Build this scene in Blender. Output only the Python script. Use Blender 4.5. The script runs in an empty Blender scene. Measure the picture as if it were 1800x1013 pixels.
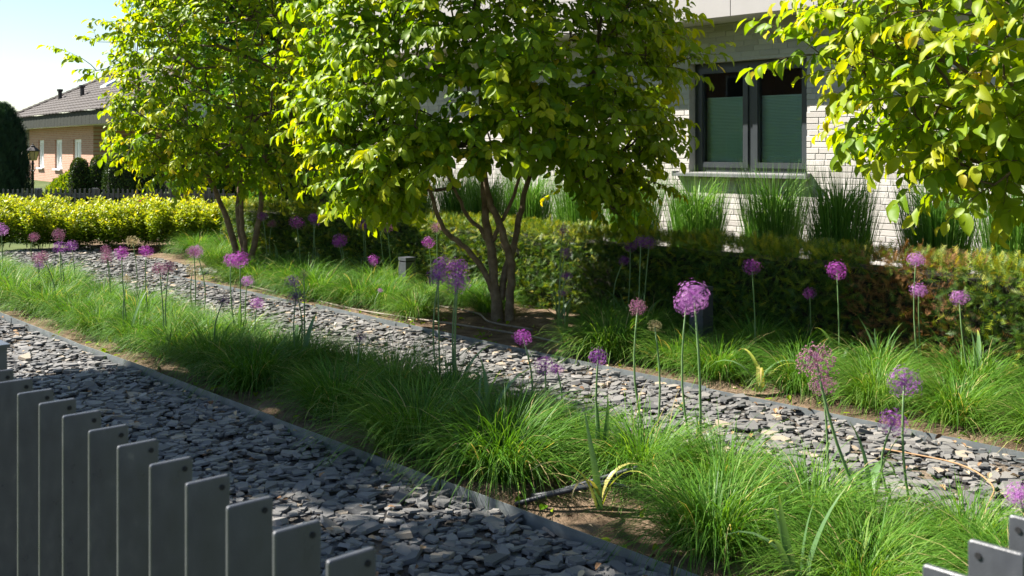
import bpy, math, random
import numpy as np
from mathutils import Vector, Matrix

# ------------------------------------------------------------------ camera, sky, sun, exposure
SC = bpy.context.scene
COL = SC.collection
ANG = math.atan(1670 / 1850)
FW = np.array([-math.cos(ANG), math.sin(ANG), 0.0])
RT = np.array([math.sin(ANG), math.cos(ANG), 0.0])
EYE = 1.6
cam_d = bpy.data.cameras.new('camera')
cam = bpy.data.objects.new('camera', cam_d)
COL.objects.link(cam)
cam.location = (0, 0, EYE)
cam.rotation_euler = (math.pi / 2, 0, math.atan2(-FW[0], FW[1]))
cam_d.sensor_width = 36
cam_d.lens = 37.0
cam_d.shift_y = -246.5 / 1800
cam_d.clip_start = 0.05
cam_d.clip_end = 1500
cam_d.dof.use_dof = True
cam_d.dof.focus_distance = 7.5
cam_d.dof.aperture_fstop = 9.0
SC.camera = cam

SUN_TRAVEL = Vector((1.45, 1.0, -1.92)).normalized()
world = bpy.data.worlds.new('World')
SC.world = world
world.use_nodes = True
wn = world.node_tree.nodes
wl = world.node_tree.links
wn.clear()
w_out = wn.new('ShaderNodeOutputWorld')
w_bg = wn.new('ShaderNodeBackground')
w_sky = wn.new('ShaderNodeTexSky')
w_sky.sky_type = 'NISHITA'
w_sky.sun_disc = False
w_sky.sun_elevation = math.asin(-SUN_TRAVEL.z)
w_sky.sun_rotation = math.atan2(-SUN_TRAVEL.x, -SUN_TRAVEL.y)
w_sky.air_density = 1.0
w_sky.dust_density = 0.25
w_sky.ozone_density = 1.0
w_bg.inputs['Strength'].default_value = 0.05
wl.new(w_sky.outputs[0], w_bg.inputs[0])
wl.new(w_bg.outputs[0], w_out.inputs[0])

sun_d = bpy.data.lights.new('sun', 'SUN')
sun_d.energy = 5.0
sun_d.angle = math.radians(0.53)
sun_d.color = (1.0, 0.945, 0.86)
sun = bpy.data.objects.new('sun', sun_d)
COL.objects.link(sun)
sun.location = (-14, -10, 20)
sun.rotation_euler = SUN_TRAVEL.to_track_quat('-Z', 'Y').to_euler()

SC.view_settings.view_transform = 'Standard'
SC.view_settings.look = 'None'
SC.view_settings.gamma = 1
SC.view_settings.use_curve_mapping = False
SC.view_settings.exposure = 1.75
SC.render.engine = 'CYCLES'
SC.cycles.max_bounces = 7
SC.cycles.diffuse_bounces = 4
SC.cycles.glossy_bounces = 3
SC.cycles.transmission_bounces = 5
SC.cycles.transparent_max_bounces = 8
SC.cycles.caustics_reflective = False
SC.cycles.caustics_refractive = False
SC.cycles.use_denoising = True
SC.cycles.use_adaptive_sampling = True
SC.cycles.adaptive_threshold = 0.01

rng = np.random.default_rng(7)
random.seed(7)

# ------------------------------------------------------------------ material helpers
def new_mat(name):
    m = bpy.data.materials.new(name)
    m.use_nodes = True
    nt = m.node_tree
    b = nt.nodes['Principled BSDF']
    return m, nt, b

def ramp(nt, stops):
    r = nt.nodes.new('ShaderNodeValToRGB')
    el = r.color_ramp.elements
    el[0].position = stops[0][0]; el[0].color = (*stops[0][1], 1)
    el[1].position = stops[-1][0]; el[1].color = (*stops[-1][1], 1)
    for p, c in stops[1:-1]:
        e = el.new(p); e.color = (*c, 1)
    return r

def noise(nt, scale, detail=5, rough=0.6, coord='Object'):
    tc = nt.nodes.new('ShaderNodeTexCoord')
    n = nt.nodes.new('ShaderNodeTexNoise')
    n.inputs['Scale'].default_value = scale
    n.inputs['Detail'].default_value = detail
    n.inputs['Roughness'].default_value = rough
    nt.links.new(tc.outputs[coord], n.inputs['Vector'])
    return n

def add_bump(nt, b, src, strength=0.3, dist=0.01):
    bp = nt.nodes.new('ShaderNodeBump')
    bp.inputs['Strength'].default_value = strength
    bp.inputs['Distance'].default_value = dist
    nt.links.new(src, bp.inputs['Height'])
    nt.links.new(bp.outputs[0], b.inputs['Normal'])

def plain(name, stops, scale=8, rough=0.6, bump=0.0, bscale=None, spec=0.4, metal=0.0, dist=0.01, coord='Object'):
    m, nt, b = new_mat(name)
    n = noise(nt, scale, coord=coord)
    r = ramp(nt, stops)
    nt.links.new(n.outputs['Fac'], r.inputs[0])
    nt.links.new(r.outputs[0], b.inputs['Base Color'])
    b.inputs['Roughness'].default_value = rough
    b.inputs['Specular IOR Level'].default_value = spec
    b.inputs['Metallic'].default_value = metal
    if bump:
        n2 = noise(nt, bscale or scale * 4, coord=coord)
        add_bump(nt, b, n2.outputs['Fac'], bump, dist)
    return m

def leafy(name, stops, transl=0.35, rough=0.5, spec=0.35, tr_gain=(1.5, 1.35, 0.6)):
    """foliage: colour from the per-point 'tint' attribute, light passes through"""
    m, nt, b = new_mat(name)
    at = nt.nodes.new('ShaderNodeAttribute'); at.attribute_name = 'tint'
    r = ramp(nt, stops)
    nt.links.new(at.outputs['Fac'], r.inputs[0])
    nt.links.new(r.outputs[0], b.inputs['Base Color'])
    b.inputs['Roughness'].default_value = rough
    b.inputs['Specular IOR Level'].default_value = spec
    mul = nt.nodes.new('ShaderNodeMix'); mul.data_type = 'RGBA'; mul.blend_type = 'MULTIPLY'
    mul.inputs[0].default_value = 1.0
    nt.links.new(r.outputs[0], mul.inputs[6])
    mul.inputs[7].default_value = (*tr_gain, 1)
    tr = nt.nodes.new('ShaderNodeBsdfTranslucent')
    nt.links.new(mul.outputs[2], tr.inputs['Color'])
    mx = nt.nodes.new('ShaderNodeMixShader'); mx.inputs[0].default_value = transl
    nt.links.new(b.outputs[0], mx.inputs[1]); nt.links.new(tr.outputs[0], mx.inputs[2])
    nt.links.new(mx.outputs[0], nt.nodes['Material Output'].inputs['Surface'])
    return m

def tinted(name, stops, rough=0.7, spec=0.3, bump=0.0, bscale=60, dist=0.004, var=0.0, coord='Object', metal=0):
    m, nt, b = new_mat(name)
    at = nt.nodes.new('ShaderNodeAttribute'); at.attribute_name = 'tint'
    r = ramp(nt, stops)
    src = at.outputs['Fac']
    if var:
        n = noise(nt, bscale, coord=coord)
        ma = nt.nodes.new('ShaderNodeMath'); ma.operation = 'MULTIPLY_ADD'
        nt.links.new(n.outputs['Fac'], ma.inputs[0]); ma.inputs[1].default_value = var
        sb = nt.nodes.new('ShaderNodeMath'); sb.operation = 'SUBTRACT'
        nt.links.new(src, sb.inputs[0]); sb.inputs[1].default_value = var / 2
        nt.links.new(sb.outputs[0], ma.inputs[2])
        src = ma.outputs[0]
    nt.links.new(src, r.inputs[0])
    nt.links.new(r.outputs[0], b.inputs['Base Color'])
    b.inputs['Roughness'].default_value = rough
    b.inputs['Specular IOR Level'].default_value = spec
    b.inputs['Metallic'].default_value = metal
    if bump:
        n2 = noise(nt, bscale * 1.7, coord=coord)
        add_bump(nt, b, n2.outputs['Fac'], bump, dist)
    return m

# ------------------------------------------------------------------ mesh helpers
def norm(v):
    v = np.asarray(v, float)
    return v / (np.linalg.norm(v, axis=-1, keepdims=True) + 1e-9)

def mesh_np(name, V, F, mat=None, tint=None, smooth=False):
    V = np.ascontiguousarray(V, np.float32).reshape(-1, 3)
    F = np.ascontiguousarray(F, np.int32)
    me = bpy.data.meshes.new(name)
    k = F.shape[1]
    me.vertices.add(len(V)); me.vertices.foreach_set('co', V.ravel())
    me.loops.add(F.size); me.loops.foreach_set('vertex_index', F.ravel())
    me.polygons.add(len(F))
    me.polygons.foreach_set('loop_start', np.arange(0, F.size, k, dtype=np.int32))
    me.polygons.foreach_set('use_smooth', np.full(len(F), bool(smooth)))
    me.update(calc_edges=True)
    if tint is not None:
        a = me.attributes.new('tint', 'FLOAT', 'POINT')
        t = np.broadcast_to(np.asarray(tint, np.float32), (len(V),))
        a.data.foreach_set('value', np.ascontiguousarray(t))
    if mat:
        me.materials.append(mat)
    return me

class Acc:
    def __init__(s): s.V = []; s.F = []; s.T = []; s.n = 0
    def add(s, V, F, t=0.5):
        V = np.asarray(V, float).reshape(-1, 3); F = np.asarray(F, int)
        s.V.append(V); s.F.append(F + s.n)
        s.T.append(np.broadcast_to(np.asarray(t, float), (len(V),)))
        s.n += len(V)
    def box(s, x0, x1, y0, y1, z0, z1, t=0.5):
        V = [(x0,y0,z0),(x1,y0,z0),(x1,y1,z0),(x0,y1,z0),(x0,y0,z1),(x1,y0,z1),(x1,y1,z1),(x0,y1,z1)]
        F = [(0,2,1),(0,3,2),(4,5,6),(4,6,7),(0,1,5),(0,5,4),(1,2,6),(1,6,5),(2,3,7),(2,7,6),(3,0,4),(3,4,7)]
        s.add(V, F, t); return s
    def tube(s, P, R, n=6, t=0.5, cap=True):
        P = np.asarray(P, float); R = np.broadcast_to(np.asarray(R, float), (len(P),))
        d = np.gradient(P, axis=0); d = norm(d)
        ref = np.array([0.31, 0.17, 0.93]) if abs(d[:, 2]).mean() < 0.8 else np.array([0.95, 0.2, 0.1])
        u = norm(np.cross(d, ref)); v = np.cross(d, u)
        a = np.linspace(0, 2 * math.pi, n, endpoint=False)
        V = P[:, None] + R[:, None, None] * (np.cos(a)[None, :, None] * u[:, None] + np.sin(a)[None, :, None] * v[:, None])
        F = []
        for i in range(len(P) - 1):
            for j in range(n):
                p, q = i * n + j, i * n + (j + 1) % n
                F += [(p, q, q + n), (p, q + n, p + n)]
        V = V.reshape(-1, 3)
        if cap:
            V = np.vstack([V, P[0], P[-1]]); b = len(V) - 2; m = (len(P) - 1) * n
            for j in range(n):
                F += [(b, (j + 1) % n, j), (b + 1, m + j, m + (j + 1) % n)]
        s.add(V, F, t); return s
    def lathe(s, prof, c=(0, 0, 0), n=12, t=0.5):
        prof = np.asarray(prof, float)
        P = np.zeros((len(prof), 3)); P[:, 2] = prof[:, 1]
        a = np.linspace(0, 2 * math.pi, n, endpoint=False)
        V = np.stack([prof[:, 0:1] * np.cos(a), prof[:, 0:1] * np.sin(a), np.repeat(prof[:, 1:2], n, 1)], -1).reshape(-1, 3) + np.array(c)
        F = []
        for i in range(len(prof) - 1):
            for j in range(n):
                p, q = i * n + j, i * n + (j + 1) % n
                F += [(p, q, q + n), (p, q + n, p + n)]
        s.add(V, F, t); return s
    def scatter(s, tmpl, M, tints):
        """tmpl: list of (V, F); M: (n,4,4); distributes the templates over the matrices"""
        n = len(M); ids = np.arange(n) % len(tmpl)
        for k, (V, F) in enumerate(tmpl):
            sel = np.where(ids == k)[0]
            if not len(sel): continue
            Vh = np.einsum('nij,vj->nvi', M[sel][:, :3, :3], V) + M[sel][:, None, :3, 3]
            Fa = (F[None] + (np.arange(len(sel)) * len(V))[:, None, None]).reshape(-1, 3)
            s.add(Vh.reshape(-1, 3), Fa, np.repeat(np.asarray(tints)[sel], len(V)))
        return s
    def mesh(s, name, mat, smooth=False):
        return mesh_np(name, np.vstack(s.V), np.vstack(s.F), mat, np.concatenate(s.T), smooth)
    def obj(s, name, mat, parent=None, smooth=False, **kw):
        return link(name, s.mesh(name, mat, smooth), parent, **kw)

def tag(o, label=None, cat=None, group=None, kind=None):
    if label: o['label'] = label
    if cat: o['category'] = cat
    if group: o['group'] = group
    if kind: o['kind'] = kind
    return o

def link(name, data, parent=None, loc=None, rotz=0, scale=None, label=None, cat=None, group=None, kind=None, matrix=None):
    o = bpy.data.objects.new(name, data)
    COL.objects.link(o)
    if parent: o.parent = parent
    if matrix is not None: o.matrix_local = Matrix(matrix.tolist())
    else:
        if loc is not None: o.location = loc
        if rotz: o.rotation_euler = (0, 0, rotz)
        if scale is not None: o.scale = scale if hasattr(scale, '__len__') else (scale,) * 3
    return tag(o, label, cat, group, kind)

def thing(name, loc, label, cat, group=None, rotz=0, scale=None):
    return link(name, None, None, loc, rotz, scale, label, cat, group)

def strips(base, az, el0, bend, length, width, seg=5, twist=0.0, tints=None, rg=rng, kink=1.0, sway=0.0):
    """n curved blades as ribbons; returns V, F, T"""
    n = len(az)
    s = np.linspace(0, 1, seg + 1)
    th = el0[:, None] - bend[:, None] * s[None] ** kink
    a = az[:, None] + sway * (rg.random((n, 1)) - 0.5) * s[None] * 2
    d = np.stack([np.cos(th) * np.cos(a), np.cos(th) * np.sin(a), np.sin(th)], -1)
    step = length[:, None, None] / seg
    P = np.concatenate([np.zeros((n, 1, 3)), np.cumsum(d[:, :-1] * step, 1)], 1) + base[:, None]
    P[..., 2] = np.maximum(P[..., 2], 0.006)
    tw = az + math.pi / 2 + twist * (rg.random(n) - 0.5)
    side = np.stack([np.cos(tw), np.sin(tw), 0 * tw], -1)[:, None]
    w = width[:, None] * np.clip(np.minimum(0.55 + s * 2, (1.02 - s) ** 0.7 * 1.5), 0, 1)[None]
    V = np.stack([P - side * w[..., None] / 2, P + side * w[..., None] / 2], 2)
    i = np.arange(seg)[:, None] * 2
    f = np.concatenate([i + np.array([[0, 1, 3]]), i + np.array([[0, 3, 2]])], 0)
    F = (f[None] + (np.arange(n) * (seg + 1) * 2)[:, None, None]).reshape(-1, 3)
    T = np.repeat(tints if tints is not None else np.full(n, .5), (seg + 1) * 2)
    return V.reshape(-1, 3), F, T

def frames(pos, ydir, normal, sc):
    y = norm(ydir); z = norm(normal - (normal * y).sum(-1, keepdims=True) * y); x = np.cross(y, z)
    M = np.zeros((len(pos), 4, 4)); sc = np.asarray(sc).reshape(-1, 1)
    M[:, :3, 0] = x * sc; M[:, :3, 1] = y * sc; M[:, :3, 2] = z * sc; M[:, :3, 3] = pos; M[:, 3, 3] = 1
    return M

def view_depth(P):
    """distance ahead of the viewpoint and whether the point lies in the photographed field"""
    Z = P[:, :2] @ FW[:2]; X = P[:, :2] @ RT[:2]
    px = 900 + 1850 * X / np.maximum(Z, .01); py = 260 - 1850 * (P[:, 2] - EYE) / np.maximum(Z, .01)
    return Z, (Z > .3) & (px > 5) & (px < 1795) & (py > 5) & (py < 1008)

# ------------------------------------------------------------------ materials
M_SOIL = plain('soil', [(.3, (.06, .04, .026)), (.5, (.15, .105, .068)), (.7, (.24, .175, .118))], 5, .95, .9, 45, .1, dist=.03)
M_GROUND = plain('lawn_and_paving', [(.35, (.05, .075, .025)), (.6, (.09, .11, .04)), (.8, (.13, .12, .08))], .6, .95, .4, 30, .1)
M_SLATE_BASE = plain('slate_grit', [(.3, (.035, .034, .034)), (.5, (.08, .072, .064)), (.65, (.2, .155, .11))], 3.5, .9, 1.0, 60, .2, dist=.03)
M_SLATE = tinted('slate', [(0, (.068, .069, .07)), (.45, (.135, .131, .126)), (.8, (.21, .198, .182)), (.93, (.26, .23, .19)), (1, (.32, .25, .17))], .62, .35, .5, 40, .004, .25)
M_STEEL = plain('galvanised_steel', [(.3, (.13, .145, .15)), (.6, (.2, .22, .22)), (.8, (.29, .31, .3))], 9, .5, .1, 60, .5, .35)
def coated_metal():
    m, nt, b = new_mat('anthracite_coating')
    tc = nt.nodes.new('ShaderNodeTexCoord'); mp = nt.nodes.new('ShaderNodeMapping'); mp.inputs['Scale'].default_value = (40, 40, 22)
    oi = nt.nodes.new('ShaderNodeObjectInfo'); ad = nt.nodes.new('ShaderNodeVectorMath'); ad.operation = 'ADD'
    sc_ = nt.nodes.new('ShaderNodeMath'); sc_.operation = 'MULTIPLY'; sc_.inputs[1].default_value = 37.0
    nt.links.new(oi.outputs['Random'], sc_.inputs[0])
    nt.links.new(tc.outputs['Object'], mp.inputs[0]); nt.links.new(mp.outputs[0], ad.inputs[0]); nt.links.new(sc_.outputs[0], ad.inputs[1])
    n1 = nt.nodes.new('ShaderNodeTexNoise'); n1.inputs['Scale'].default_value = 1.0; n1.inputs['Detail'].default_value = 6
    nt.links.new(ad.outputs[0], n1.inputs['Vector'])
    r = ramp(nt, [(.3, (.052, .055, .064)), (.55, (.06, .064, .074)), (.7, (.07, .073, .082)), (.8, (.13, .13, .125))])
    nt.links.new(n1.outputs['Fac'], r.inputs[0]); nt.links.new(r.outputs[0], b.inputs['Base Color'])
    r2 = ramp(nt, [(.3, (.26, .26, .26)), (.75, (.48, .48, .48))]); nt.links.new(n1.outputs['Fac'], r2.inputs[0]); nt.links.new(r2.outputs[0], b.inputs['Roughness'])
    n2 = noise(nt, 260); add_bump(nt, b, n2.outputs['Fac'], .12, .002)
    return m
M_FENCE = coated_metal()
M_HOLE = plain('drill_hole', [(.3, (.008, .008, .009)), (.7, (.015, .015, .016))], 10, .9)
M_SEDGE = leafy('sedge_blade', [(0, (.03, .095, .008)), (.5, (.075, .19, .018)), (.85, (.17, .29, .045)), (.97, (.26, .32, .1)), (1, (.45, .37, .17))], .38, .5, .2, (1.5, 1.4, .45))
M_REED = leafy('reed_blade', [(0, (.04, .12, .012)), (.5, (.085, .21, .025)), (.85, (.17, .3, .055)), (1, (.3, .38, .15))], .35, .45, .4, (1.2, 1.25, .7))
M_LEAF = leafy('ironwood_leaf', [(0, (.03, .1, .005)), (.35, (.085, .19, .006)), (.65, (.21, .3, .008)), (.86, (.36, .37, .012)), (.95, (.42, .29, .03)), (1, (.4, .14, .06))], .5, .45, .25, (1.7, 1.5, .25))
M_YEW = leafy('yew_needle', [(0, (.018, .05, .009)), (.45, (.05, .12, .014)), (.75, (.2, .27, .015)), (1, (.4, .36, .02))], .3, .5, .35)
M_YEWDRY = leafy('dry_yew_needle', [(0, (.045, .05, .016)), (.3, (.15, .075, .028)), (.8, (.3, .15, .06)), (1, (.22, .2, .05))], .2, .7, .2)
M_LIME = leafy('lime_leaf', [(0, (.05, .12, .01)), (.4, (.16, .25, .015)), (.8, (.33, .38, .02)), (1, (.45, .42, .03))], .4, .45, .3, (1.4, 1.3, .4))
M_MAPLE = leafy('maple_leaf', [(0, (.02, .07, .008)), (.5, (.06, .15, .012)), (1, (.15, .26, .02))], .4, .45, .3)
M_CONIFER = leafy('conifer_scale', [(0, (.008, .026, .014)), (.6, (.018, .05, .026)), (1, (.04, .085, .035))], .12, .6, .25)
M_TOPIARY = leafy('box_leaf', [(0, (.014, .035, .008)), (.6, (.035, .075, .014)), (1, (.13, .17, .025))], .2, .5, .3)
M_STRAP = leafy('allium_leaf', [(0, (.06, .13, .045)), (.5, (.11, .2, .075)), (.8, (.3, .33, .05)), (1, (.45, .35, .14))], .3, .4, .4, (1.3, 1.3, .6))
M_STEM = plain('allium_stem', [(.3, (.08, .15, .05)), (.7, (.15, .23, .09))], 20, .45)
M_BARK = plain('ironwood_bark', [(.25, (.09, .062, .038)), (.5, (.165, .12, .076)), (.75, (.26, .2, .135))], 14, .85, .6, 40, .2, dist=.01)
M_TWIG = plain('twig_bark', [(.3, (.07, .05, .03)), (.7, (.13, .095, .06))], 20, .8)
M_CORE = plain('dark_core_fill', [(.3, (.012, .014, .008)), (.7, (.03, .026, .016))], 20, .95, .6, 60)  # dark fill for the solid cores added inside hedge and bushes
M_BRICK = tinted('white_brick', [(0, (.38, .355, .33)), (.5, (.46, .435, .41)), (1, (.53, .505, .48))], .85, .2, .45, 35, .003, .35)
M_MORTAR = plain('mortar', [(.3, (.42, .4, .38)), (.7, (.5, .48, .46))], 40, .95, .4, 120)
M_PANEL = plain('fibre_cement', [(.3, (.3, .285, .275)), (.7, (.34, .325, .315))], 2.5, .7, .05, 200)
M_SOFFIT = plain('soffit_board', [(.3, (.5, .5, .47)), (.7, (.56, .56, .53))], 3, .8)
M_JOINT = plain('shadow_gap', [(.3, (.02, .02, .02)), (.7, (.03, .03, .03))], 5, .9)
M_FRAME = plain('window_coating', [(.3, (.028, .033, .038)), (.7, (.036, .042, .047))], 6, .38, .0, None, .5)
M_SILL = plain('sill_metal', [(.3, (.15, .155, .16)), (.7, (.19, .195, .2))], 6, .4, .0, None, .5, .2)
M_ROOM = plain('room_wall', [(.3, (.035, .03, .03)), (.7, (.055, .048, .045))], 2, .9)
M_PIPE = plain('drip_hose', [(.3, (.13, .1, .075)), (.7, (.22, .18, .14))], 20, .6)
M_RUBBER = plain('black_hose', [(.3, (.012, .014, .018)), (.7, (.025, .028, .034))], 20, .5)
M_LITTER = tinted('dry_leaf', [(0, (.12, .06, .03)), (.5, (.3, .18, .09)), (1, (.5, .4, .25))], .8)

def glass_mat():
    m, nt, b = new_mat('window_glass')
    tr = nt.nodes.new('ShaderNodeBsdfTransparent'); tr.inputs[0].default_value = (.88, .97, .97, 1)
    gl = nt.nodes.new('ShaderNodeBsdfGlossy'); gl.inputs['Roughness'].default_value = .012
    fr = nt.nodes.new('ShaderNodeFresnel'); fr.inputs[0].default_value = 1.52
    mx = nt.nodes.new('ShaderNodeMixShader')
    nt.links.new(fr.outputs[0], mx.inputs[0]); nt.links.new(tr.outputs[0], mx.inputs[1]); nt.links.new(gl.outputs[0], mx.inputs[2])
    nt.links.new(mx.outputs[0], nt.nodes['Material Output'].inputs['Surface'])
    return m
M_GLASS = glass_mat()

def blind_mat():
    m, nt, b = new_mat('pleated_blind')
    tc = nt.nodes.new('ShaderNodeTexCoord')
    b.inputs['Base Color'].default_value = (.66, .82, .82, 1)
    b.inputs['Roughness'].default_value = .8
    return m
M_BLIND = blind_mat()

def red_brick_mat():
    m, nt, b = new_mat('clay_brick')
    tc = nt.nodes.new('ShaderNodeTexCoord')
    mp = nt.nodes.new('ShaderNodeMapping'); mp.inputs['Rotation'].default_value = (math.pi / 2, 0, 0)
    br = nt.nodes.new('ShaderNodeTexBrick')
    br.inputs['Color1'].default_value = (.31, .145, .09, 1); br.inputs['Color2'].default_value = (.4, .2, .13, 1)
    br.inputs['Mortar'].default_value = (.4, .3, .24, 1); br.inputs['Scale'].default_value = 1
    br.inputs['Brick Width'].default_value = .25; br.inputs['Row Height'].default_value = .083; br.inputs['Mortar Size'].default_value = .012
    nt.links.new(tc.outputs['Object'], mp.inputs[0]); nt.links.new(mp.outputs[0], br.inputs['Vector'])
    nt.links.new(br.outputs['Color'], b.inputs['Base Color']); b.inputs['Roughness'].default_value = .9
    return m
M_CLAY = red_brick_mat()
M_TILE = plain('roof_tile', [(.3, (.045, .037, .034)), (.6, (.065, .054, .048)), (.8, (.085, .07, .063))], 3, .8, .3, 30)
M_COPPER = plain('fascia_sheet', [(.3, (.016, .018, .013)), (.7, (.024, .026, .019))], 3, .8, spec=.2)
M_WHITE = plain('white_paint', [(.3, (.74, .74, .73)), (.7, (.8, .8, .79))], 4, .5)
M_IRON = plain('lamp_iron', [(.3, (.025, .02, .02)), (.7, (.05, .04, .038))], 10, .5)
M_AMBER = plain('lamp_glass', [(.3, (.6, .42, .18)), (.7, (.68, .5, .24))], 6, .25)
M_OLDFENCE = plain('weathered_fence', [(.3, (.075, .078, .082)), (.7, (.13, .132, .135))], 12, .7)
M_PINK = leafy('pink_petal', [(0, (.5, .05, .2)), (1, (.7, .12, .35))], .3)
ALL_COL = {
    'v': leafy('vivid_purple_floret', [(0, (.22, .025, .25)), (.5, (.38, .06, .38)), (.9, (.52, .15, .5)), (1, (.5, .45, .25))], .3, .5, .3, (1.3, 1.0, 1.2)),
    'p': leafy('violet_floret', [(0, (.13, .025, .18)), (.5, (.25, .06, .31)), (.9, (.4, .15, .44)), (1, (.4, .36, .22))], .3, .5, .3, (1.2, 1.0, 1.2)),
    'l': leafy('lilac_floret', [(0, (.3, .09, .33)), (.5, (.42, .16, .44)), (.9, (.58, .32, .57)), (1, (.55, .5, .3))], .3, .5, .3, (1.2, 1.0, 1.2)),
    'd': leafy('shaded_violet_floret', [(0, (.05, .015, .085)), (.5, (.1, .03, .16)), (.9, (.17, .06, .24)), (1, (.2, .18, .1))], .25, .5, .3, (1.2, 1.0, 1.2)),  # violet florets with shade put into the colour
    'f': leafy('fading_floret', [(0, (.18, .035, .18)), (.45, (.28, .09, .23)), (.75, (.34, .18, .2)), (1, (.46, .38, .22))], .3, .6, .25, (1.2, 1.0, 1.0)),
    't': leafy('straw_floret', [(0, (.24, .13, .14)), (.5, (.4, .3, .18)), (1, (.5, .48, .24))], .3, .6, .25, (1.2, 1.1, .9)),
}

# ------------------------------------------------------------------ ground
g = Acc(); g.add([(-400, -400, -.06), (400, -400, -.06), (400, 400, -.06), (-400, 400, -.06)], [(0, 1, 2), (0, 2, 3)])
g.obj('ground', M_GROUND, kind='structure')

def bumpy_sheet(name, x0, x1, y0, y1, z, amp, mat, step=.12, seed=1, kind='structure'):
    nx = int((x1 - x0) / step) + 1; ny = int((y1 - y0) / step) + 1
    xs = np.linspace(x0, x1, nx); ys = np.linspace(y0, y1, ny)
    r = np.random.default_rng(seed)
    X, Y = np.meshgrid(xs, ys, indexing='ij')
    Z = z + amp * (np.sin(X * 3.1 + 1) * np.sin(Y * 4.3) * .5 + np.sin(X * 9 + Y * 7) * .25 + (r.random(X.shape) - .5))
    V = np.stack([X, Y, Z], -1).reshape(-1, 3)
    i, j = np.meshgrid(np.arange(nx - 1), np.arange(ny - 1), indexing='ij')
    a = (i * ny + j).ravel()
    F = np.concatenate([np.stack([a, a + ny, a + ny + 1], 1), np.stack([a, a + ny + 1, a + 1], 1)])
    return link(name, mesh_np(name, V, F, mat, None, True), kind=kind)
bumpy_sheet('front_planting_bed', -18, 1.5, 3.04, 4.22, .012, .02, M_SOIL, seed=2)
bumpy_sheet('back_planting_bed', -12.3, 1.5, 5.53, 9.68, .018, .026, M_SOIL, seed=3)
bumpy_sheet('side_planting_bed', -24, -12.3, 6.3, 12.5, .0, .02, M_SOIL, step=.2, seed=4)

# slate chips: a few broken-plate shapes used everywhere
def chip_template(r):
    k = int(r.integers(5, 8))
    a = np.sort(r.random(k) * .75 + np.arange(k)) / k * 2 * math.pi
    rad = .5 + r.random(k) * .62
    asp = .5 + r.random() * .4
    P = np.stack([np.cos(a) * rad * .5, np.sin(a) * rad * .5 * asp], 1)
    h = .03 + r.random() * .06
    sl = (r.random(2) - .5) * .12
    top = np.column_stack([P * (.86 + .08 * r.random()), h + P @ sl]); bot = np.column_stack([P, -.05 + 0 * a])
    V = np.vstack([top, bot])
    F = [(0, i, i + 1) for i in range(1, k - 1)]
    for i in range(k):
        j = (i + 1) % k
        F += [(i, k + i, k + j), (i, k + j, j)]
    return V, np.array(F)
cr = np.random.default_rng(21)
CHIPS = [chip_template(cr) for _ in range(26)]

def chip_bed(name, areas, density, seed, pick_label):
    r = np.random.default_rng(seed)
    pos = []
    for (x0, x1, y0, y1, dens) in areas:
        n = int((x1 - x0) * (y1 - y0) * density * dens)
        pos.append(np.stack([x0 + r.random(n) * (x1 - x0), y0 + r.random(n) * (y1 - y0), 0 * np.arange(n)], 1))
    pos = np.vstack(pos)
    n = len(pos)
    size = np.clip(.04 + r.gamma(1.9, .021, n), .03, .16)
    pos[:, 2] = .006 + r.random(n) * .03
    az = r.random(n) * 2 * math.pi
    tilt = np.abs(r.normal(0, .17, n)) + (r.random(n) < .06) * .4
    ta = r.random(n) * 2 * math.pi
    nrm = np.stack([np.sin(tilt) * np.cos(ta), np.sin(tilt) * np.sin(ta), np.cos(tilt)], 1)
    M = frames(pos, np.stack([np.cos(az), np.sin(az), 0 * az], 1), nrm, size)
    tint = np.clip(r.normal(.45, .2, n), 0, .88); tint[r.random(n) < .045] = .97
    tid = r.integers(0, len(CHIPS), n)
    Z, vis = view_depth(pos)
    a0 = areas[0]
    x0 = min(a[0] for a in areas); x1 = max(a[1] for a in areas)
    V, F = [], []
    ac = Acc()
    for (ax0, ax1, ay0, ay1, d) in areas:
        ac.add([(ax0, ay0, .004), (ax1, ay0, .004), (ax1, ay1, .004), (ax0, ay1, .004)], [(0, 1, 2), (0, 2, 3)])
    bed = ac.obj(name, M_SLATE_BASE, kind='structure')
    score = np.where(vis, size / np.maximum(Z, .2) * (0.3 + pos[:, 2] / .036), -1)
    top = np.argsort(-score)[:300]
    mask = np.ones(n, bool); mask[top] = False
    rest = Acc()
    for k in range(len(CHIPS)):
        sel = np.where(mask & (tid == k))[0]
        if len(sel): rest.scatter([CHIPS[k]], M[sel], tint[sel])
    rest.obj('slate_chips', M_SLATE, bed, kind='stuff')
    tl = np.array([.12, .35, .5, .68, .96])
    cache = {}
    for q in top:
        ti = int(np.argmin(abs(tl - tint[q]))); key = (int(tid[q]), ti)
        if key not in cache:
            V, F = CHIPS[key[0]]; cache[key] = mesh_np('slate_chip', V, F, M_SLATE, tl[ti])
        link('slate_chip', cache[key], bed, matrix=M[q])
    return bed
chip_bed('slate_strip', [(-9, -.9, 1.0, 3.0, 1), (-20, -9, 1.2, 3.0, .75)], 700, 31, '')
chip_bed('slate_path', [(-9, 1, 4.24, 5.49, .85), (-12.3, -9, 4.24, 5.49, .8), (-17, -12.3, 4.24, 6.28, .6)], 720, 32, '')

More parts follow.
